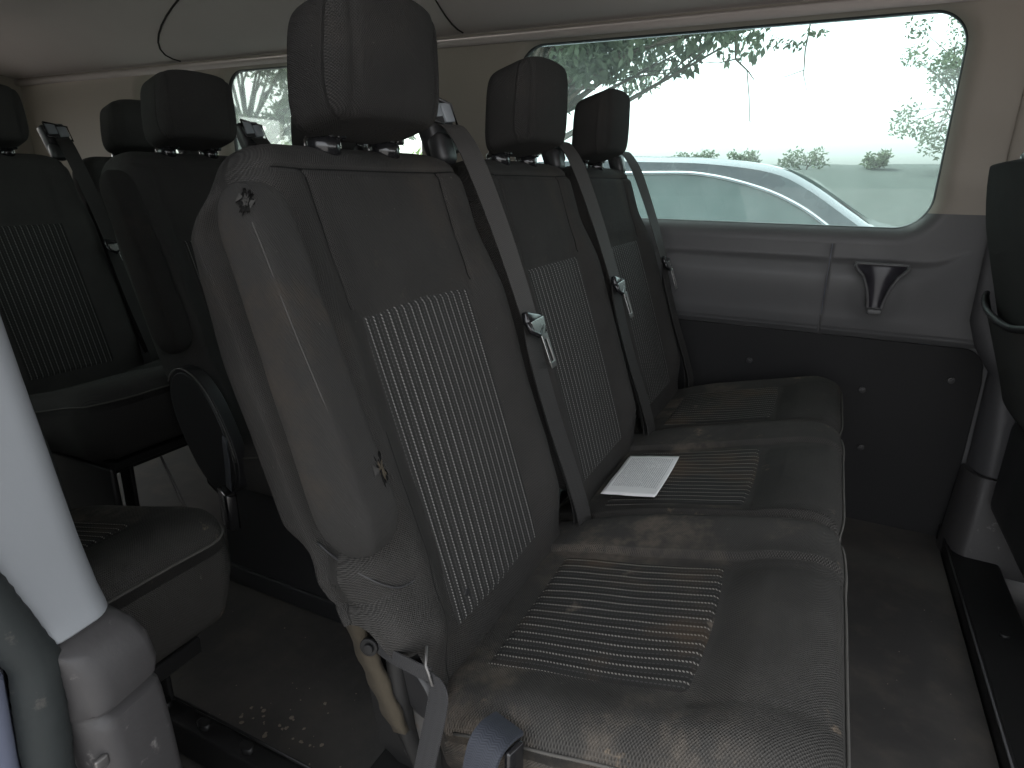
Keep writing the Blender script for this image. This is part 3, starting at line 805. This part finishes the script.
# cup holder bracket: V shaped rim, scooped inside, foot
def cup_holder():
    cx_, zt, y0 = .572, .772, YW-.052
    root = tag(None or empty('cup_holder', (0, 0, 0)), None); root.parent = wall
    out = []; ins_ = []
    n = 28
    prof = [(.066, .0), (.062, -.010), (.044, -.030), (.030, -.062), (.022, -.098), (.020, -.115)]
    def lerp(p, t):
        q = t*(len(p)-1); i = min(int(q), len(p)-2); k = q-i; return p[i][0]+(p[i+1][0]-p[i][0])*k, p[i][1]+(p[i+1][1]-p[i][1])*k
    right = [lerp(prof, i/n) for i in range(n+1)]
    path = [(cx_-w, zt+h) for w, h in right]+[(cx_+w, zt+h) for w, h in reversed(right)]
    b = MB()
    # rim: flat lip following the V, facing the cabin
    N = len(path); v = []; f = []
    for i, (x, z) in enumerate(path):
        sgn_ = -1 if i < N/2 else 1; w = .007
        y = y0-.030*(1-abs(z-zt)/.16)
        xi = x-sgn_*w
        v += [(x, y+.03, z-.003), (x, y, z), (xi, y-.001, z+.002), (xi, y+.026, z+.002)]
    for i in range(N-1):
        for k in range(4): f.append([i*4+k, i*4+(k+1) % 4, (i+1)*4+(k+1) % 4, (i+1)*4+k])
    f += [[3, 2, 1, 0], [(N-1)*4+k for k in range(4)]]
    mk('holder_rim', v, f, 'grey_trim', root)
    # scoop behind the rim
    v = []; f = []; NJ, NI = 16, 16
    for j in range(NJ+1):
        w, h = lerp(prof, j/NJ)
        for i in range(NI+1):
            a = -1+2*i/NI; y = y0+.016-.034*(1-abs(h)/.16)*abs(a)**3-.010*j/NJ
            v.append((cx_+(w-.004)*a, y, zt+h-.001))
    for j in range(NJ):
        for i in range(NI): f.append([j*(NI+1)+i, j*(NI+1)+i+1, (j+1)*(NI+1)+i+1, (j+1)*(NI+1)+i])
    mk('holder_scoop', v, f, 'holder_dark', root)
    m = MB(); m.box((cx_, y0-.012, zt-.121), (.034, .030, .014), None, .004); m.box((cx_, y0+.004, zt+.002), (.128, .016, .006), None, .002)
    m.build('holder_foot', 'grey_trim', root, True)
cup_holder()
m = MB(); m.box((.90, YW+.03, .50), (.34, .02, 1.0)); m.box((-1.3, YW+.035, .56), (4.0, .01, .10)); m.build('leak_backing', 'grey_trim', wall)  # added behind the trim to stop outside light leaking through the gaps
# front pillar beside the big window
def loft(name, secs, mat, parent, smooth=True, sharp=40):
    V = [p for s_ in secs for p in s_]; n = len(secs[0])
    F = [[a*n+i, a*n+i+1, (a+1)*n+i+1, (a+1)*n+i] for a in range(len(secs)-1) for i in range(n-1)]
    o = mk(name, V, F, mat, parent, smooth=smooth)
    try: o.data.set_sharp_from_angle(angle=math.radians(sharp))
    except Exception: pass
    return o
def pill(z):
    k = 1-ss(z, .0, .95)
    x0 = .795+.065*(1-ss(z, .50, .62))+.01*k; y1 = YW-.012-.10*k**1.5
    pts = []
    for i in range(14):
        a = PI/2*i/13; pts.append((x0+.05*(1-math.cos(a)), YW-.002-(YW-.002-y1)*math.sin(a), z))
    return pts+[(1.0, y1-.005, z), (1.25, y1-.02, z)]
pil = tag(empty('front_pillar'), 'beige and grey pillar trim to the right of the big window', None, None, 'structure')
loft('upper_trim', [pill(z) for z in [.907+.05*i for i in range(11)]], 'beige_trim', pil)
loft('lower_trim', [pill(z) for z in [.245+.0655*i for i in range(11)]], 'pillar_dark', pil)
def foot(z):
    p = [(x-.012-.02*(1-z/.245), y-.008-.03*(1-z/.245), z_) for x, y, z_ in pill(z)]; return p
loft('foot_trim', [foot(z) for z in [.0, .004, .03, .08, .14, .20, .235, .242]]+[pill(.2425)], 'scuffed_trim', pil)
# floor
def sheet(name, x0, x1, y0, y1, z, mat, parent=None, th=.01):
    m = MB(); m.box(((x0+x1)/2, (y0+y1)/2, z-th/2), (x1-x0, y1-y0, th)); return m.build(name, mat, parent)
fl = sheet('floor', -3.4, .842, -.24, YW+.03, 0, 'floor_rubber', None, .03); tag(fl, 'dirty black rubber van floor', None, None, 'structure')
fl2 = sheet('floor', .842, 2.4, -.24, YW+.03, -.03, 'floor_rubber', None, .03); tag(fl2, 'dark floor beside the front seat', None, None, 'structure')
m = MB(); m.box((.905, .80, .006), (.115, 1.62, .05), None, .008); m.box((.850, .80, .020), (.012, 1.62, .032), None, .004)
for yy in (.55, .80, 1.05): m.disc((.91, yy, .034), (0, 0, 1), .011, .008, 6)
sr = m.build('floor_rail', 'steel_black', None, True); tag(sr, 'black metal rail across the floor in front of the bench', 'floor rail')
m = MB(); m.tube([(.846, .0, .0385), (.846, 1.60, .0385)], .0025, 6); m.build('rail_edge', 'grey_trim', sr, True)
# headliner
def ceil_z(y):
    z = 1.560
    k = ss(y, 1.05, 1.50); z -= .135*k**1.4
    k2 = ss(-y, -.05, .25); z -= .05*k2
    return z
v = []; f = []; ys = [-.30+1.83*i/60 for i in range(61)]; xs = [-3.4+6.0*i/90 for i in range(91)]
for x in xs:
    for y in ys:
        g = 0
        v.append((x, y, ceil_z(y)+.012*math.exp(-((x+.72)/.3)**2)*0))
for i in range(90):
    for j in range(60): f.append([i*61+j, i*61+j+1, (i+1)*61+j+1, (i+1)*61+j])
v += [(x, YW+.02, 1.36 if False else 1.405) for x in xs]; n0 = 91*61
for i in range(90): f.append([i*61+60, n0+i, n0+i+1, (i+1)*61+60])
ce = mk('ceiling', v, f, 'headliner'); tag(ce, 'dim fabric headliner of the van', None, None, 'structure')
m = MB(); m.tube([(-3.3, YW-.012, 1.402), (2.4, YW-.012, 1.402)], .014, 12); m.build('headliner_edge', 'headliner', ce, True)
for x0, sh in ((-.72, .05), (-2.07, .95)):
    m = MB(); pts = []
    for i in range(50):
        y = -.2+1.70*i/49; pts.append((x0+sh*(1-ss(y, .9, 1.45)), y, ceil_z(y)-.001))
    m.tube(pts, .0028 if x0 > -1 else .0035, 6); m.build('panel_joint', 'headliner_groove', ce, True)
# rear wall and rear quarter, with unseen openings added to light the rear
m = MB(); m.box((-3.32, .65, .40), (.04, 1.9, .92)); m.box((-3.32, .65, 1.48), (.04, 1.9, .22)); m.box((-3.32, 1.34, 1.115), (.04, .50, .51)); m.box((-3.32, -.19, 1.115), (.04, .16, .51)); m.box((-3.32, .49, 1.115), (.04, .10, .51)); rw = m.build('rear_wall', 'beige_trim'); tag(rw, 'pale rear wall of the van', None, None, 'structure')
# near side wall behind the door opening
nw = tag(empty('near_side_wall'), None, None, None, 'structure')
window_unit(nw, -.25, -1, -1.88, -.93, .862, 1.384, .085, -1.95, -.16, .818, 1.50, .905, ('beige_trim', 'grey_trim'), 'rear_glass')
window_unit(nw, -.25, -1, -2.42, -2.03, .862, 1.384, .085, -3.30, -1.95, .818, 1.50, .905, ('beige_trim', 'grey_trim'), 'rear_glass')
m = MB(); m.box((-1.72, -.26, .42), (3.12, .02, .86)); m.build('lower_panel', 'lower_panel', nw)
m = MB(); m.box((1.1, -.27, 1.555), (2.6, .05, .07), None, .01); m.build('door_header', 'grey_trim', nw, True)
# cab
m = MB(); m.box((1.85, -.27, .40), (1.1, .04, 1.0)); m.box((1.85, YW+.06, .40), (1.3, .04, 1.0)); m.box((2.42, .65, .35), (.05, 1.9, 1.1)); m.box((1.0, YW+.08, 1.0), (.34, .03, 1.0))
cb = m.build('cab_wall', 'black_plastic'); tag(cb, 'cab walls', None, None, 'structure')
# outer skin so the cabin is closed
m = MB(); m.box((-.4, .68, 1.66), (6.0, 1.95, .03)); m.box((-1.2, YW+.10, .30), (4.4, .02, 1.10)); m.box((.98, YW+.10, 1.2), (.5, .02, .75)); m.box((-.1, .65, -.12), (5.2, 1.95, .03))
m.box((-.4, YW+.085, 1.53), (6.0, .05, .28)); m.box((-.4, -.30, 1.62), (6.0, .03, .10))
bs = m.build('van_body', 'body_paint', None, False, .006); tag(bs, 'painted outer body of the van', None, None, 'structure')

# ---- near door pillar at the left edge
dp = tag(empty('door_pillar'), None, None, None, 'structure')
def prow(pts, z, lean=0): return [(x+lean*(z-.6), y, z) for x, y in pts]
def arc(cx_, cy_, r, a0, a1, n=8): return [(cx_+r*math.cos(math.radians(a0+(a1-a0)*i/(n-1))), cy_+r*math.sin(math.radians(a0+(a1-a0)*i/(n-1)))) for i in range(n)]
prof = [(-.60, -.196)]+arc(-.125, -.221, .025, 90, 0)+[(-.098, -.245)]+arc(-.112, -.262, .014, 0, -80, 5)
zz = [.5975, .600, .606]+[.62+.05*i for i in range(20)]
def edge(z):
    pts = [(.2, -.258), (.48, -.253), (.593, -.243), (.673, -.266), (.80, -.300), (.95, -.332), (1.6, -.40)]
    for (z0, y0), (z1, y1) in zip(pts, pts[1:]):
        if z <= z1: return y0+(y1-y0)*max(0, (z-z0)/(z1-z0))
    return pts[-1][1]
secs = []
for z in zz:
    eo = edge(z); fl_ = .008*math.exp(-((z-.600)/.012)**2) if z > .5995 else .006
    wid = .018*(1-ss(z, .60, .70))
    secs.append([(x+fl_*(x > -.2)+(-.02*ss(z, .7, 1.3)), (y+wid*.35-.020*ss(z, .60, .95)) if y > -.23 else (eo+.012+(y+.245)*.5), z) for x, y in prof])
loft('pillar_cover', secs, 'pillar_grey', dp)
prof2 = [(-.50, -.176)]+[(-.30, -.176)]+arc(-.098, -.190, .014, 90, 15, 8)+[(-.078, -.225), (-.080, -.238), (-.086, -.244), (-.095, -.250), (-.13, -.258)]
secs = []
for z, ex, ey in [(.30, .012, .010), (.38, .012, .008), (.455, .012, .006), (.500, .011, .004), (.512, .009, .003), (.517, .002, 0), (.521, .002, 0), (.526, .010, .002), (.54, .012, .004), (.565, .008, .002), (.582, 0, -.004), (.5915, -.008, -.012), (.5965, -.018, -.020), (.5975, -.03, -.03)]:
    secs.append([(x+ex, y+ey, z) for x, y in prof2])
lt = loft('lower_cover', secs, 'scuffed_trim', dp)
m = MB(); m.box((-.072, -.242, .478), (.006, .012, .012), None, .002); m.build('screw_cap', 'steel_worn', lt, True)
# rubber door seal, ribbed
v = []; f = []; n = 12; NZ = 240
for j in range(NZ+1):
    z = .10+1.3*j/NZ; rr = .0165+.0004*math.sin(z*2*PI/.012)
    yb = edge(z)-.0165
    for i in range(n):
        a = 2*PI*i/n; q = .0015*noise.noise(Vector((z*40, a, 0))); v.append((-.098+(rr+q)*math.cos(a), yb+(rr+q)*1.15*math.sin(a), z))
for j in range(NZ):
    for i in range(n): f.append([j*n+i, j*n+(i+1) % n, (j+1)*n+(i+1) % n, (j+1)*n+i])
mk('door_seal', v, f, 'rubber', dp)
m = MB(); [m.tube([(-.125, edge(z_)-.075, z_) for z_ in [.05, .3, .45, .59, .67, .8, .95, 1.2, 1.55]], .045, 20)]; m.build('door_jamb', 'body_paint', dp, True)

# ---------------------------------------------------------------- straps on the near end of the bench
W_ = (.95, -.3, 0)
sp_ = ribbon('anchor_strap', [S(.010, .062, -.045), S(-.004, .058, -.01), S(-.012, .050, .030), S(-.014, .046, .048)], [(.25, -.1, 1)]*4, .022, 'webbing_grey', bench)
m = MB(); m.disc(S(.002, .064, -.046), (.2, -1, .1), .011, .006, 20); m.disc(S(-.002, .064, -.044), (.2, -1, .1), .006, .006, 16); m.build('strap_bolt', 'steel_black', sp_, True)
m = MB(); m.tube([S(-.006, .075, .048), S(-.020, .062, .052), S(-.022, .040, .054), S(-.008, .030, .052)], .0016, 8); m.build('strap_ring', 'steel_worn', sp_, True)
ribbon('hanging_strap', [S(-.016, .052, .052), S(-.024, .03, .060), (.128, -.034, .375), (.120, -.040, .32), (.112, -.046, .25), (.106, -.05, .17)], (.93, -.35, .12), .032, 'webbing_grey', bench)
bk = ribbon('buckle_strap', [(.205, .012, .418), (.200, -.014, .424), (.195, -.030, .408), (.190, -.038, .35), (.186, -.040, .26)], (.95, -.3, .05), .042, 'webbing_blue', bench, .004)
m = MB(); m.box((.1915, -.0375, .368), (.034, .0022, .022), Matrix.Rotation(-.3, 3, 'Z'), .0005); m.build('strap_stitching', 'piping', bk, True)
m = MB(); m.box((.224, -.014, .398), (.008, .024, .045), Matrix.Rotation(-.3, 3, 'Z'), .003); m.build('buckle_housing', 'gloss_plastic', bk, True)

# ---------------------------------------------------------------- printed paper on the middle seat
def paper():
    c = [Vector((.119, .581, 0)), Vector((.226, .558, 0)), Vector((.223, .768, 0)), Vector((.116, .781, 0))]
    root = None; N = 24
    def sheet_(name, h0, dx_, mat, parent, sh):
        v = []; uv = []; f = []
        for j in range(N+1):
            for i in range(N+1):
                a, b_ = i/N, j/N
                p = c[0].lerp(c[1], a).lerp(c[3].lerp(c[2], a), b_)
                z = btop(p.x, p.y)+.007+h0+.006*(1-b_)**3*(1-.3*a)+.003*math.sin(b_*4+a)*(1-b_)+.001*noise.noise(p*30)
                v.append(Vector((p.x+dx_, p.y+sh, z))); uv.append((a, b_))
        for j in range(N):
            for i in range(N): f.append([j*(N+1)+i, j*(N+1)+i+1, (j+1)*(N+1)+i+1, (j+1)*(N+1)+i])
        o = mk(name, v, f, mat, parent, uv); md = o.modifiers.new('s', 'SOLIDIFY'); md.thickness = .0005; return o
    o = sheet_('printed_paper', .0025, 0, 'paper', None, 0)
    sheet_('under_sheet', .0008, -.002, 'paper_back', o, -.004)
    tag(o, 'folded white sheet printed with small grey text, lying on the middle seat cushion', 'paper')
m_, nt, out = nt_new('paper'); uv, u, v_ = uvsock(nt)
row = mth(nt, 'FRACT', mth(nt, 'MULTIPLY', u, 26)); ln = mth(nt, 'LESS_THAN', mth(nt, 'ABSOLUTE', mth(nt, 'SUBTRACT', row, .5)), .22)
cell = nd(nt, 'ShaderNodeCombineXYZ', {0: mth(nt, 'FLOOR', mth(nt, 'MULTIPLY', u, 26)), 1: mth(nt, 'MULTIPLY', v_, 40), 2: 0.0})
wd_ = ramp(nt, noi(nt, cell.outputs[0], 1.9, 2), .40, .46)
mar = mth(nt, 'MULTIPLY', mth(nt, 'MULTIPLY', mth(nt, 'GREATER_THAN', v_, .16), mth(nt, 'LESS_THAN', v_, .93)), mth(nt, 'MULTIPLY', mth(nt, 'GREATER_THAN', u, .08), mth(nt, 'LESS_THAN', u, .92)))
c = mixc(nt, mth(nt, 'MULTIPLY', mth(nt, 'MULTIPLY', mth(nt, 'MULTIPLY', ln, wd_), mar), .75), (.86, .86, .86), (.34, .34, .36))
finish(nt, out, c, .7); MATS['paper'] = m_
mat_plain('paper_back', (.85, .85, .85), .7, gb=.02, var=.02)
paper()
# crumbs on the floor: nobody could count them
m = MB(); rnd = random.Random(5)
def crumb(x, y, r):
    bm = bmesh.new(); bmesh.ops.create_icosphere(bm, subdivisions=1, radius=r)
    for q in bm.verts: q.co *= rnd.uniform(.6, 1.3); q.co.z *= .35
    bm.verts.ensure_lookup_table(); m.add([q.co+Vector((x, y, r*.25)) for q in bm.verts], [[a.index for a in q.verts] for q in bm.faces]); bm.free()
for _ in range(14): crumb(rnd.gauss(-.375, .035), rnd.gauss(.165, .018), rnd.uniform(.0015, .005))
for _ in range(160): crumb(rnd.uniform(-.7, .8), rnd.uniform(-.1, 1.4), rnd.uniform(.0006, .0018))
for _ in range(30): crumb(rnd.gauss(-.33, .10), rnd.gauss(.19, .06), rnd.uniform(.001, .004))
cr_ = m.build('crumbs', 'crumb'); tag(cr_, 'pale crumbs and grit scattered on the dirty floor', 'crumbs', None, 'stuff')

# ================================================================= outside
GZ = -.65
m = MB(); m.add([(-400, -400, GZ), (400, -400, GZ), (400, 400, GZ), (-400, 400, GZ)], [[0, 1, 2, 3]]); g = m.build('ground', 'asphalt'); tag(g, 'pale asphalt ground outside', None, None, 'structure')
v = []; f = []; nx, ny = 80, 16
for j in range(ny+1):
    for i in range(nx+1):
        x = -60+120*i/nx; y = 9+13*j/ny; k = ss(j/ny, 0, 1)
        v.append((x, y+1.2*noise.noise(Vector((x*.1, j*.1, 0))), GZ+.01+(2.2+.12*noise.noise(Vector((x*.15, 3, 0))))*k+.1*noise.noise(Vector((x*.8, y*.8, 0)))*k))
for j in range(ny):
    for i in range(nx): f.append([j*(nx+1)+i, j*(nx+1)+i+1, (j+1)*(nx+1)+i+1, (j+1)*(nx+1)+i])
bk_ = mk('embankment', v, f, 'grass_bank'); tag(bk_, 'grassy bank beyond the parked car', None, None, 'structure')
def leaves(cl, n, size, rnd, droop=0):
    v = []; f = []
    for _ in range(n):
        c, r = cl[rnd.randrange(len(cl))]
        while True:
            p = Vector([rnd.uniform(-1, 1) for _ in range(3)])
            if p.length < 1: break
        p = Vector(c)+Vector((p.x*r[0], p.y*r[1], p.z*r[2]))
        d = Vector([rnd.gauss(0, 1) for _ in range(3)]); d.z -= droop; d.normalize()
        s_ = d.cross(Vector([rnd.gauss(0, 1) for _ in range(3)])).normalized(); L = size*rnd.uniform(.6, 1.3); w = L*.22
        k = len(v); v += [p, p+d*L*.5+s_*w, p+d*L, p+d*L*.5-s_*w]; f.append([k, k+1, k+2, k+3])
    return v, f
def tree(name, base, h, clumps, n, size, mat, label, cat='tree', seed=1, r=.16, droop=0, group=None):
    rnd = random.Random(seed); root = tag(empty(name, base), label, cat, group)
    B_ = Vector(base); t = MB(); topp = Vector((rnd.uniform(-.2, .2), 0, h*.75))
    tr = [Vector((0, 0, -.1)), Vector((.05, .02, h*.3)), topp*.75+Vector((.1, 0, 0)), topp]
    t.tube(tr, [r, r*.75, r*.5, r*.2], 10)
    for c, rr in clumps:
        e = Vector(c)-B_; s0 = tr[1].lerp(tr[3], rnd.uniform(0, .8)); md_ = s0.lerp(e, .5)+Vector((rnd.uniform(-.3, .3), rnd.uniform(-.3, .3), rnd.uniform(.0, .4)))
        t.tube([s0, md_, e], [r*.35, r*.2, r*.05], 6)
        for _ in range(4):
            q = e+Vector([rnd.uniform(-1, 1)*rr[k]*.8 for k in range(3)]); t.tube([md_.lerp(e, rnd.uniform(.3, 1)), q], [r*.1, r*.02], 4)
    t.build('trunk', 'bark', root, True)
    v, f = leaves([(Vector(c)-B_, rr) for c, rr in clumps], n, size, rnd, droop)
    mk('crown', v, f, mat, root, smooth=False); return root
rnd = random.Random(11)
cl = []
for _ in range(90):
    x = rnd.uniform(-5.8, -.9); lo = 1.75+.16*(x+3.5)+rnd.uniform(0, .5)
    cl.append(((x, 8+rnd.uniform(-1, 1.2), lo+rnd.uniform(.15, 1.7)), (rnd.uniform(.25, .5), .35, rnd.uniform(.18, .34))))
tree('broadleaf_tree', (-4.3, 8.2, GZ), 4.6, cl, 19000, .13, 'leaf', 'tree with drooping grey-green leaves hanging over the top left of the big window', seed=2, droop=1.2)
hb = MB(); bt = bpy.data.objects['broadleaf_tree']; B0 = Vector((-4.3, 8.2, GZ))
for pts, rr in (([(-4.1, 8.2, 3.0), (-2.6, 8.0, 3.35), (-1.2, 8.0, 3.2), (-.9, 8.0, 2.7), (-.86, 8.0, 2.36), (-.70, 8.0, 2.22), (-.62, 8.0, 2.12)], [.05, .035, .025, .016, .013, .009, .005]),
                ([(-.86, 8.0, 2.36), (-1.05, 8.0, 2.33), (-1.3, 8.0, 2.36)], [.009, .006, .003]), ([(-.72, 8.0, 2.24), (-.66, 8.0, 1.95), (-.62, 8.0, 1.68), (-.55, 8.0, 1.66)], [.007, .006, .005, .002]),
                ([(-1.2, 8.0, 3.2), (-.5, 8.0, 3.1), (-.10, 8.0, 2.75), (-.12, 8.0, 2.4), (-.10, 8.0, 2.15), (-.04, 8.0, 1.98)], [.02, .014, .011, .009, .006, .003]), ([(-.11, 8.0, 2.2), (-.30, 8.0, 2.14), (-.36, 8.0, 2.2)], [.005, .004, .002])):
    hb.tube([Vector(p)-B0 for p in pts], rr, 6)
hbo = hb.build('hanging_branch', 'bark', bt, True)
vv, ff = leaves([(Vector(c)-B0, q) for c, q in (((-.40, 8.0, 2.50), (.16, .1, .06)), ((-.02, 8.0, 2.58), (.14, .1, .06)), ((-.22, 8.0, 2.47), (.12, .1, .05)), ((-.95, 8.0, 2.62), (.2, .1, .06)))], 130, .075, random.Random(3), .3)
mk('foliage', vv, ff, 'leaf', hbo, smooth=False)
cl = [((2.35+rnd.uniform(-.75, 1.2), 20+rnd.uniform(-.5, .5), 1.9+rnd.uniform(0, 1)**1.4*3.2), (.35, .4, .3)) for _ in range(26)]
tree('slender_tree', (2.9, 20.3, 1.3), 3.6, cl, 2600, .12, 'leaf', 'thin sparse tree at the right edge of the big window', seed=4, r=.06)
for i, (x, y, w, h, lab) in enumerate(((-3.6, 20.5, .9, .35, 'low bush just above the silver car roof'), (-2.2, 20.5, .6, .3, 'small bush above the slope of the silver car windscreen'), (-.5, 20.6, .9, .42, 'low bush on the grassy bank right of the silver car'), (1.2, 20.6, .45, .28, 'tiny bush on the grassy bank left of the thin tree'))):
    cl = [((x+rnd.uniform(-w, w)*.7, y, 1.5+rnd.uniform(0, h)), (w*.3, .3, h*.5)) for _ in range(8)]
    tree('bush', (x, y, 1.35), h, cl, 500, .12, 'leaf', lab, 'bush', seed=20+i, r=.03, group='bushes on the bank')
cl = [((-16+rnd.uniform(-3.5, 6), 13+rnd.uniform(-1.5, 1.5), 2.0+rnd.uniform(0, 3.6)), (.9, .8, .6)) for _ in range(40)]
tree('broadleaf_tree', (-15, 13.5, GZ), 4.8, cl, 4500, .22, 'leaf', 'tall tree seen through the rear side window', seed=5, droop=.5)
for i, (x, y, w, h) in enumerate(((-11.2, 10.5, 1.6, 1.9), (-14.5, 11.2, 1.8, 2.0), (-8.0, 10.8, 1.5, 1.7))):
    cl = [((x+rnd.uniform(-w, w), y+rnd.uniform(-.5, .5), -.2+rnd.uniform(0, h)), (.55, .5, .4)) for _ in range(16)]
    tree('shrub', (x, y, GZ), h, cl, 3500, .14, 'leaf_bright', ['bright green shrub in the middle of the rear side window', 'bright green shrub at the left of the rear side window', 'bright green shrub hidden by the near headrest'][i], 'shrub', seed=30+i, r=.06, group='shrubs behind the van')
# parked car
car = tag(empty('parked_car', (-.5, 3.9, GZ)), 'silver car parked beyond the big window', 'car'); CO = Vector((-.5, 3.9, GZ))
prof = [(-2.95, -.30), (-3.0, .25), (-2.85, .50), (-2.55, .82), (-2.2, 1.02), (-1.7, 1.09), (-.9, 1.115), (-.55, 1.11), (-.2, 1.10), (.12, 1.058), (.31, .975), (.51, .845), (.64, .765), (.85, .70), (1.45, .60), (1.75, .42), (1.85, .10), (1.82, -.30)]
def cat(P_, k=5):
    o = []
    for i in range(len(P_)-1):
        p0, p1, p2, p3 = P_[max(i-1, 0)], P_[i], P_[i+1], P_[min(i+2, len(P_)-1)]
        for q in range(k):
            t = q/k; o.append(tuple(.5*((2*p1[c])+(-p0[c]+p2[c])*t+(2*p0[c]-5*p1[c]+4*p2[c]-p3[c])*t*t+(-p0[c]+3*p1[c]-3*p2[c]+p3[c])*t**3) for c in (0, 1)))
    return o+[P_[-1]]
prof = cat(prof)
v = []; f = []; n = len(prof); lay = [(-.90, .0, .0), (-.905, .02, .0), (-.80, .0, 1.0), (0, -.0, 1.04), (.80, .0, 1.0), (.905, .02, 0), (.90, 0, 0)]
def body_y(z, side):  # tumblehome
    return side*(.92-.16*ss(z, .62, 1.12)-.03*ss(-z, .1, .4))
for kk, w in enumerate((-1, -.93, -.6, 0, .6, .93, 1)):
    for (x, z) in prof:
        dz = -.03 if abs(w) == 1 and z > .5 else (.012*(1-w*w) if z > .5 else 0)
        v.append(Vector((x, 3.9+body_y(z, 1)*w, z+dz))-CO)
for a in range(6):
    for i in range(n-1): f.append([a*n+i, a*n+i+1, (a+1)*n+i+1, (a+1)*n+i])
    f.append([a*n+n-1, a*n, (a+1)*n, (a+1)*n+n-1])
f.append(list(range(n))[::-1]); f.append([6*n+i for i in range(n)])
cbody = mk('body', v, f, 'car_silver', car)
try: cbody.data.set_sharp_from_angle(angle=math.radians(35))
except Exception: pass
wins = [(-2.35, .76), (-2.15, .93), (-1.6, 1.00), (-.52, 1.022), (-.2, 1.015), (.09, .950), (.285, .868), (.43, .775)]
wins = cat(wins)
for sd in (-1, 1):
    def yy(z, o): return 3.9+sd*(.92-.16*ss(z, .62, 1.12)+o)
    m = MB(); m.prism([Vector((x, yy(z, .004), z))-CO for x, z in wins], (0, sd*.006, 0)); w = m.build('side_window', 'car_glass', car)
    m = MB(); m.tube([Vector((x, yy(z, .012), z))-CO for x, z in wins], .011, 8)
    m.tube([Vector((-2.35, yy(.768, .012), .768))-CO, Vector((.43, yy(.768, .012), .768))-CO], .010, 8); m.build('window_trim', 'chrome', w, True)
    for xx in (-2.1, .95):
        m = MB(); m.tube([Vector((xx, 3.9+sd*.70, -.32))-CO, Vector((xx, 3.9+sd*.72, -.32))-CO, Vector((xx, 3.9+sd*.93, -.32))-CO, Vector((xx, 3.9+sd*.95, -.32))-CO], [.30, .335, .335, .30], 28)
        wh = m.build('wheel', 'tyre', car, True); m = MB(); m.disc(Vector((xx, 3.9+sd*.95, -.32))-CO, (0, 1, 0), .21, .03, 24); m.build('rim', 'car_silver', wh, True)
m = MB(); m.prism([Vector((x, 3.9-.62, z+.012))-CO for x, z in cat([(.16, 1.052), (.31, .985), (.51, .857), (.62, .785)])], (0, 1.24, 0)); m.build('windscreen', 'car_glass', car)
for sd in (-1, 1):
    m = MB(); m.box(Vector((1.80, 3.9+sd*.62, .30))-CO, (.06, .34, .12), None, .02); m.build('headlight', 'clear_plastic', car, True)

# ================================================================= light
w = bpy.data.worlds.new('World'); SC.world = w; w.use_nodes = True; nt = w.node_tree; nt.nodes.clear()
sky = nt.nodes.new('ShaderNodeTexSky'); sky.sky_type = 'NISHITA'; sky.sun_disc = False; sky.sun_elevation = math.radians(55); sky.dust_density = 4; sky.air_density = 1.0
SUNAZ = -150
sky.sun_rotation = math.radians(285)
hs = nt.nodes.new('ShaderNodeHueSaturation'); hs.inputs['Saturation'].default_value = .15
bg = nt.nodes.new('ShaderNodeBackground'); bg.inputs[1].default_value = .15
ow = nt.nodes.new('ShaderNodeOutputWorld'); nt.links.new(sky.outputs[0], hs.inputs['Color']); nt.links.new(hs.outputs[0], bg.inputs[0]); nt.links.new(bg.outputs[0], ow.inputs[0])
sl = bpy.data.lights.new('sun', 'SUN'); sl.energy = 1.4; sl.angle = math.radians(14); sl.color = (1, .96, .90)
so = bpy.data.objects.new('sun', sl); COL.objects.link(so)
el, az = math.radians(55), math.radians(285)     # azimuth clockwise from +Y
d = Vector((math.sin(az)*math.cos(el), math.cos(az)*math.cos(el), math.sin(el)))
so.rotation_euler = d.to_track_quat('Z', 'Y').to_euler()
SC.view_settings.view_transform = 'Standard'; SC.view_settings.look = 'None'; SC.view_settings.gamma = 1; SC.view_settings.exposure = 2.65
